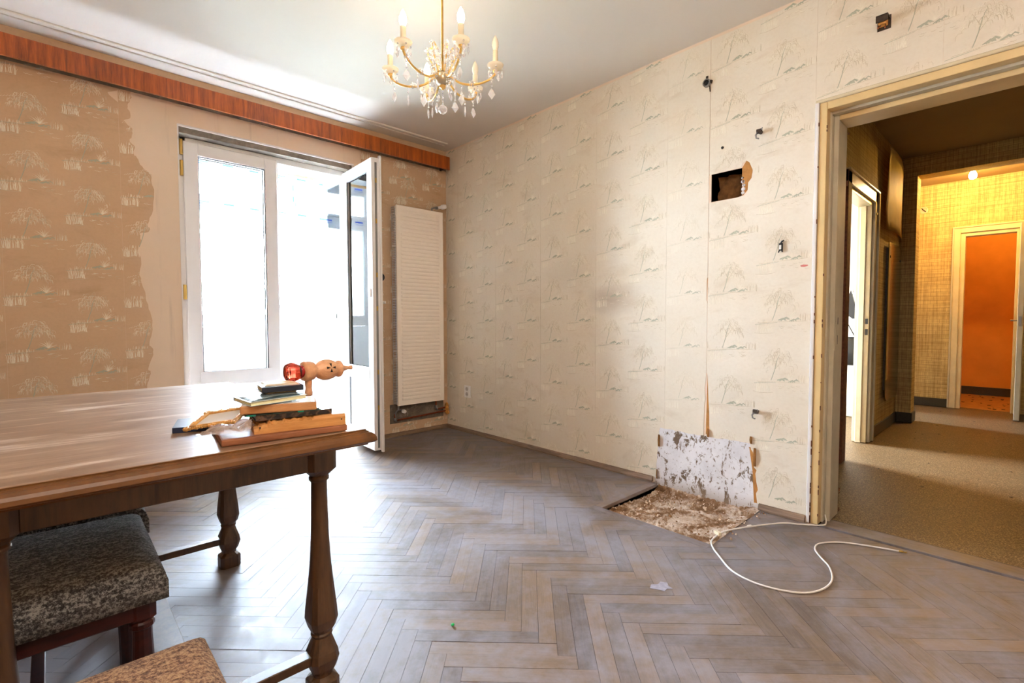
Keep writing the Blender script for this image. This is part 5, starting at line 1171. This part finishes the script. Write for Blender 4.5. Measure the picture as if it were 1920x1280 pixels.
bm = bmesh.new(); lathe(bm, [(.006, 0), (.018, .002), (.032, .010), (.039, .024), (.037, .024), (.029, .012), (.008, .006)], 20); me_pan = mesh_from(bm, 'drip_pan'); me_pan.materials.append(MT['pan'])
bm = bmesh.new(); lathe(bm, [(.006, -.012), (.012, -.008), (.012, .0), (.007, .002)], 14); me_ferr = mesh_from(bm, 'ferrule'); me_ferr.materials.append(MT['gilt'])
bm = bmesh.new(); lathe(bm, [(.0125, .004), (.0125, .088), (.010, .090)], 14); me_can = mesh_from(bm, 'candle_sleeve'); me_can.materials.append(MT['candle'])
bm = bmesh.new(); lathe(bm, [(.010, .088), (.012, .096), (.0165, .110), (.0155, .126), (.009, .146), (.0015, .160)], 14); me_bulb = mesh_from(bm, 'bulb')
me_bon = me_bulb.copy(); me_bon.materials.append(MT['bulb_on']); me_bulb.materials.append(MT['bulb_off'])
for m_ in (me_pan, me_can, me_bulb, me_bon, me_ferr):
    for p in m_.polygons: p.use_smooth = True
lit = {0: 0, 1: 0, 2: 1, 3: 1, 4: 1, 5: 1}
RC = .25
for k, deg in enumerate((-47, 13, 73, 133, 193, 253)):
    a = math.radians(deg); u = Vector((math.cos(a), math.sin(a), 0)); up = Vector((0, 0, 1))
    path = [u*.025+up*(CZ-.012), u*.05+up*(CZ-.032), u*.09+up*(CZ-.055), u*.14+up*(CZ-.062), u*.19+up*(CZ-.055), u*.232+up*(CZ-.035), u*RC+up*(CZ-.012)]
    bm = bmesh.new(); tube(bm, smooth_path(path, 5), .0052, 8)
    arm = obj('arm', bm, MT['gilt'], ch)
    tip = u*RC+up*CZ
    for nm, me in (('ferrule', me_ferr), ('drip_pan', me_pan), ('candle_sleeve', me_can), ('bulb', me_bon if lit[k] else me_bulb)): link(nm, me, None, arm, tip)
    # upper scroll
    b2 = bmesh.new(); tube(b2, smooth_path([u*.028+up*(CZ-.01), u*.045+up*(CZ+.03), u*.062+up*(CZ+.065), u*.070+up*(CZ+.095), u*.058+up*(CZ+.112), u*.042+up*(CZ+.100), u*.040+up*(CZ+.085)], 4), .0032, 6)
    link('scroll', mesh_from(b2, 'scroll'), MT['gilt'], arm)
    for q in ((u*.062+up*(CZ+.065)), (u*.070+up*(CZ+.10)), (u*.045+up*(CZ+.03)), (u*.05+up*(CZ-.028)), (u*.14+up*(CZ-.056)), (u*.228+up*(CZ-.034)), (u*.04+up*(CZ+.09))):
        r_ = link('rosette', me_ros, None, arm, q); r_.rotation_euler = (PI/2, 0, a)
    b2 = bmesh.new(); bmesh.ops.create_icosphere(b2, subdivisions=2, radius=.011, matrix=Matrix.Translation(u*.042+up*(CZ+.066)) @ Matrix.Diagonal((1, 1, 1.2, 1))); link('crystal_bead', mesh_from(b2, 'bead'), MT['crystal'], arm)
    s = u.cross(up)
    for j, (da, me, dz) in enumerate(((0, me_small, -.004), (1.2, me_small, -.004), (2.4, me_small, -.004), (3.6, me_small, -.004), (4.9, me_small, -.004))):
        p_ = tip + Vector((.031*math.cos(a+da), .031*math.sin(a+da), dz)); o = link('crystal_drop', me, None, arm, p_); o.rotation_euler = (0, 0, a+da+PI/2)
    for q, me, ln in ((u*.232+up*(CZ-.045), me_kite, .028), (u*.165+up*(CZ-.066), me_long, .022), (u*.09+up*(CZ-.062), me_kite, .034), (u*.06+up*(CZ-.05), me_small, .02)):
        b2 = bmesh.new()
        n = int(ln/.009)
        for j in range(n): bmesh.ops.create_icosphere(b2, subdivisions=1, radius=.0038, matrix=Matrix.Translation(q-up*(.006+j*.009)))
        link('bead_chain', mesh_from(b2, 'chain'), MT['crystal'], arm)
        o = link('crystal_drop', me, None, arm, q-up*(ln+.009)); o.rotation_euler = (0, 0, a+random.uniform(-.8, .8))
    if lit[k]: light('candle_light', 'POINT', (CX+tip.x, CY+tip.y, CZ+.125), 2.7, WARM, .016)
b2 = bmesh.new()
for j in range(7): bmesh.ops.create_icosphere(b2, subdivisions=1, radius=.0042, matrix=Matrix.Translation((0, 0, CZ-.088-j*.0095)))
link('bead_chain', mesh_from(b2, 'chain'), MT['crystal'], ch)
b2 = bmesh.new(); bmesh.ops.create_icosphere(b2, subdivisions=2, radius=.022, matrix=Matrix.Translation((0, 0, CZ-.172))); link('crystal_ball', mesh_from(b2, 'ball'), MT['crystal'], ch)
print('objects', len(bpy.data.objects), 'tris', sum(len(m.polygons) for m in bpy.data.meshes))
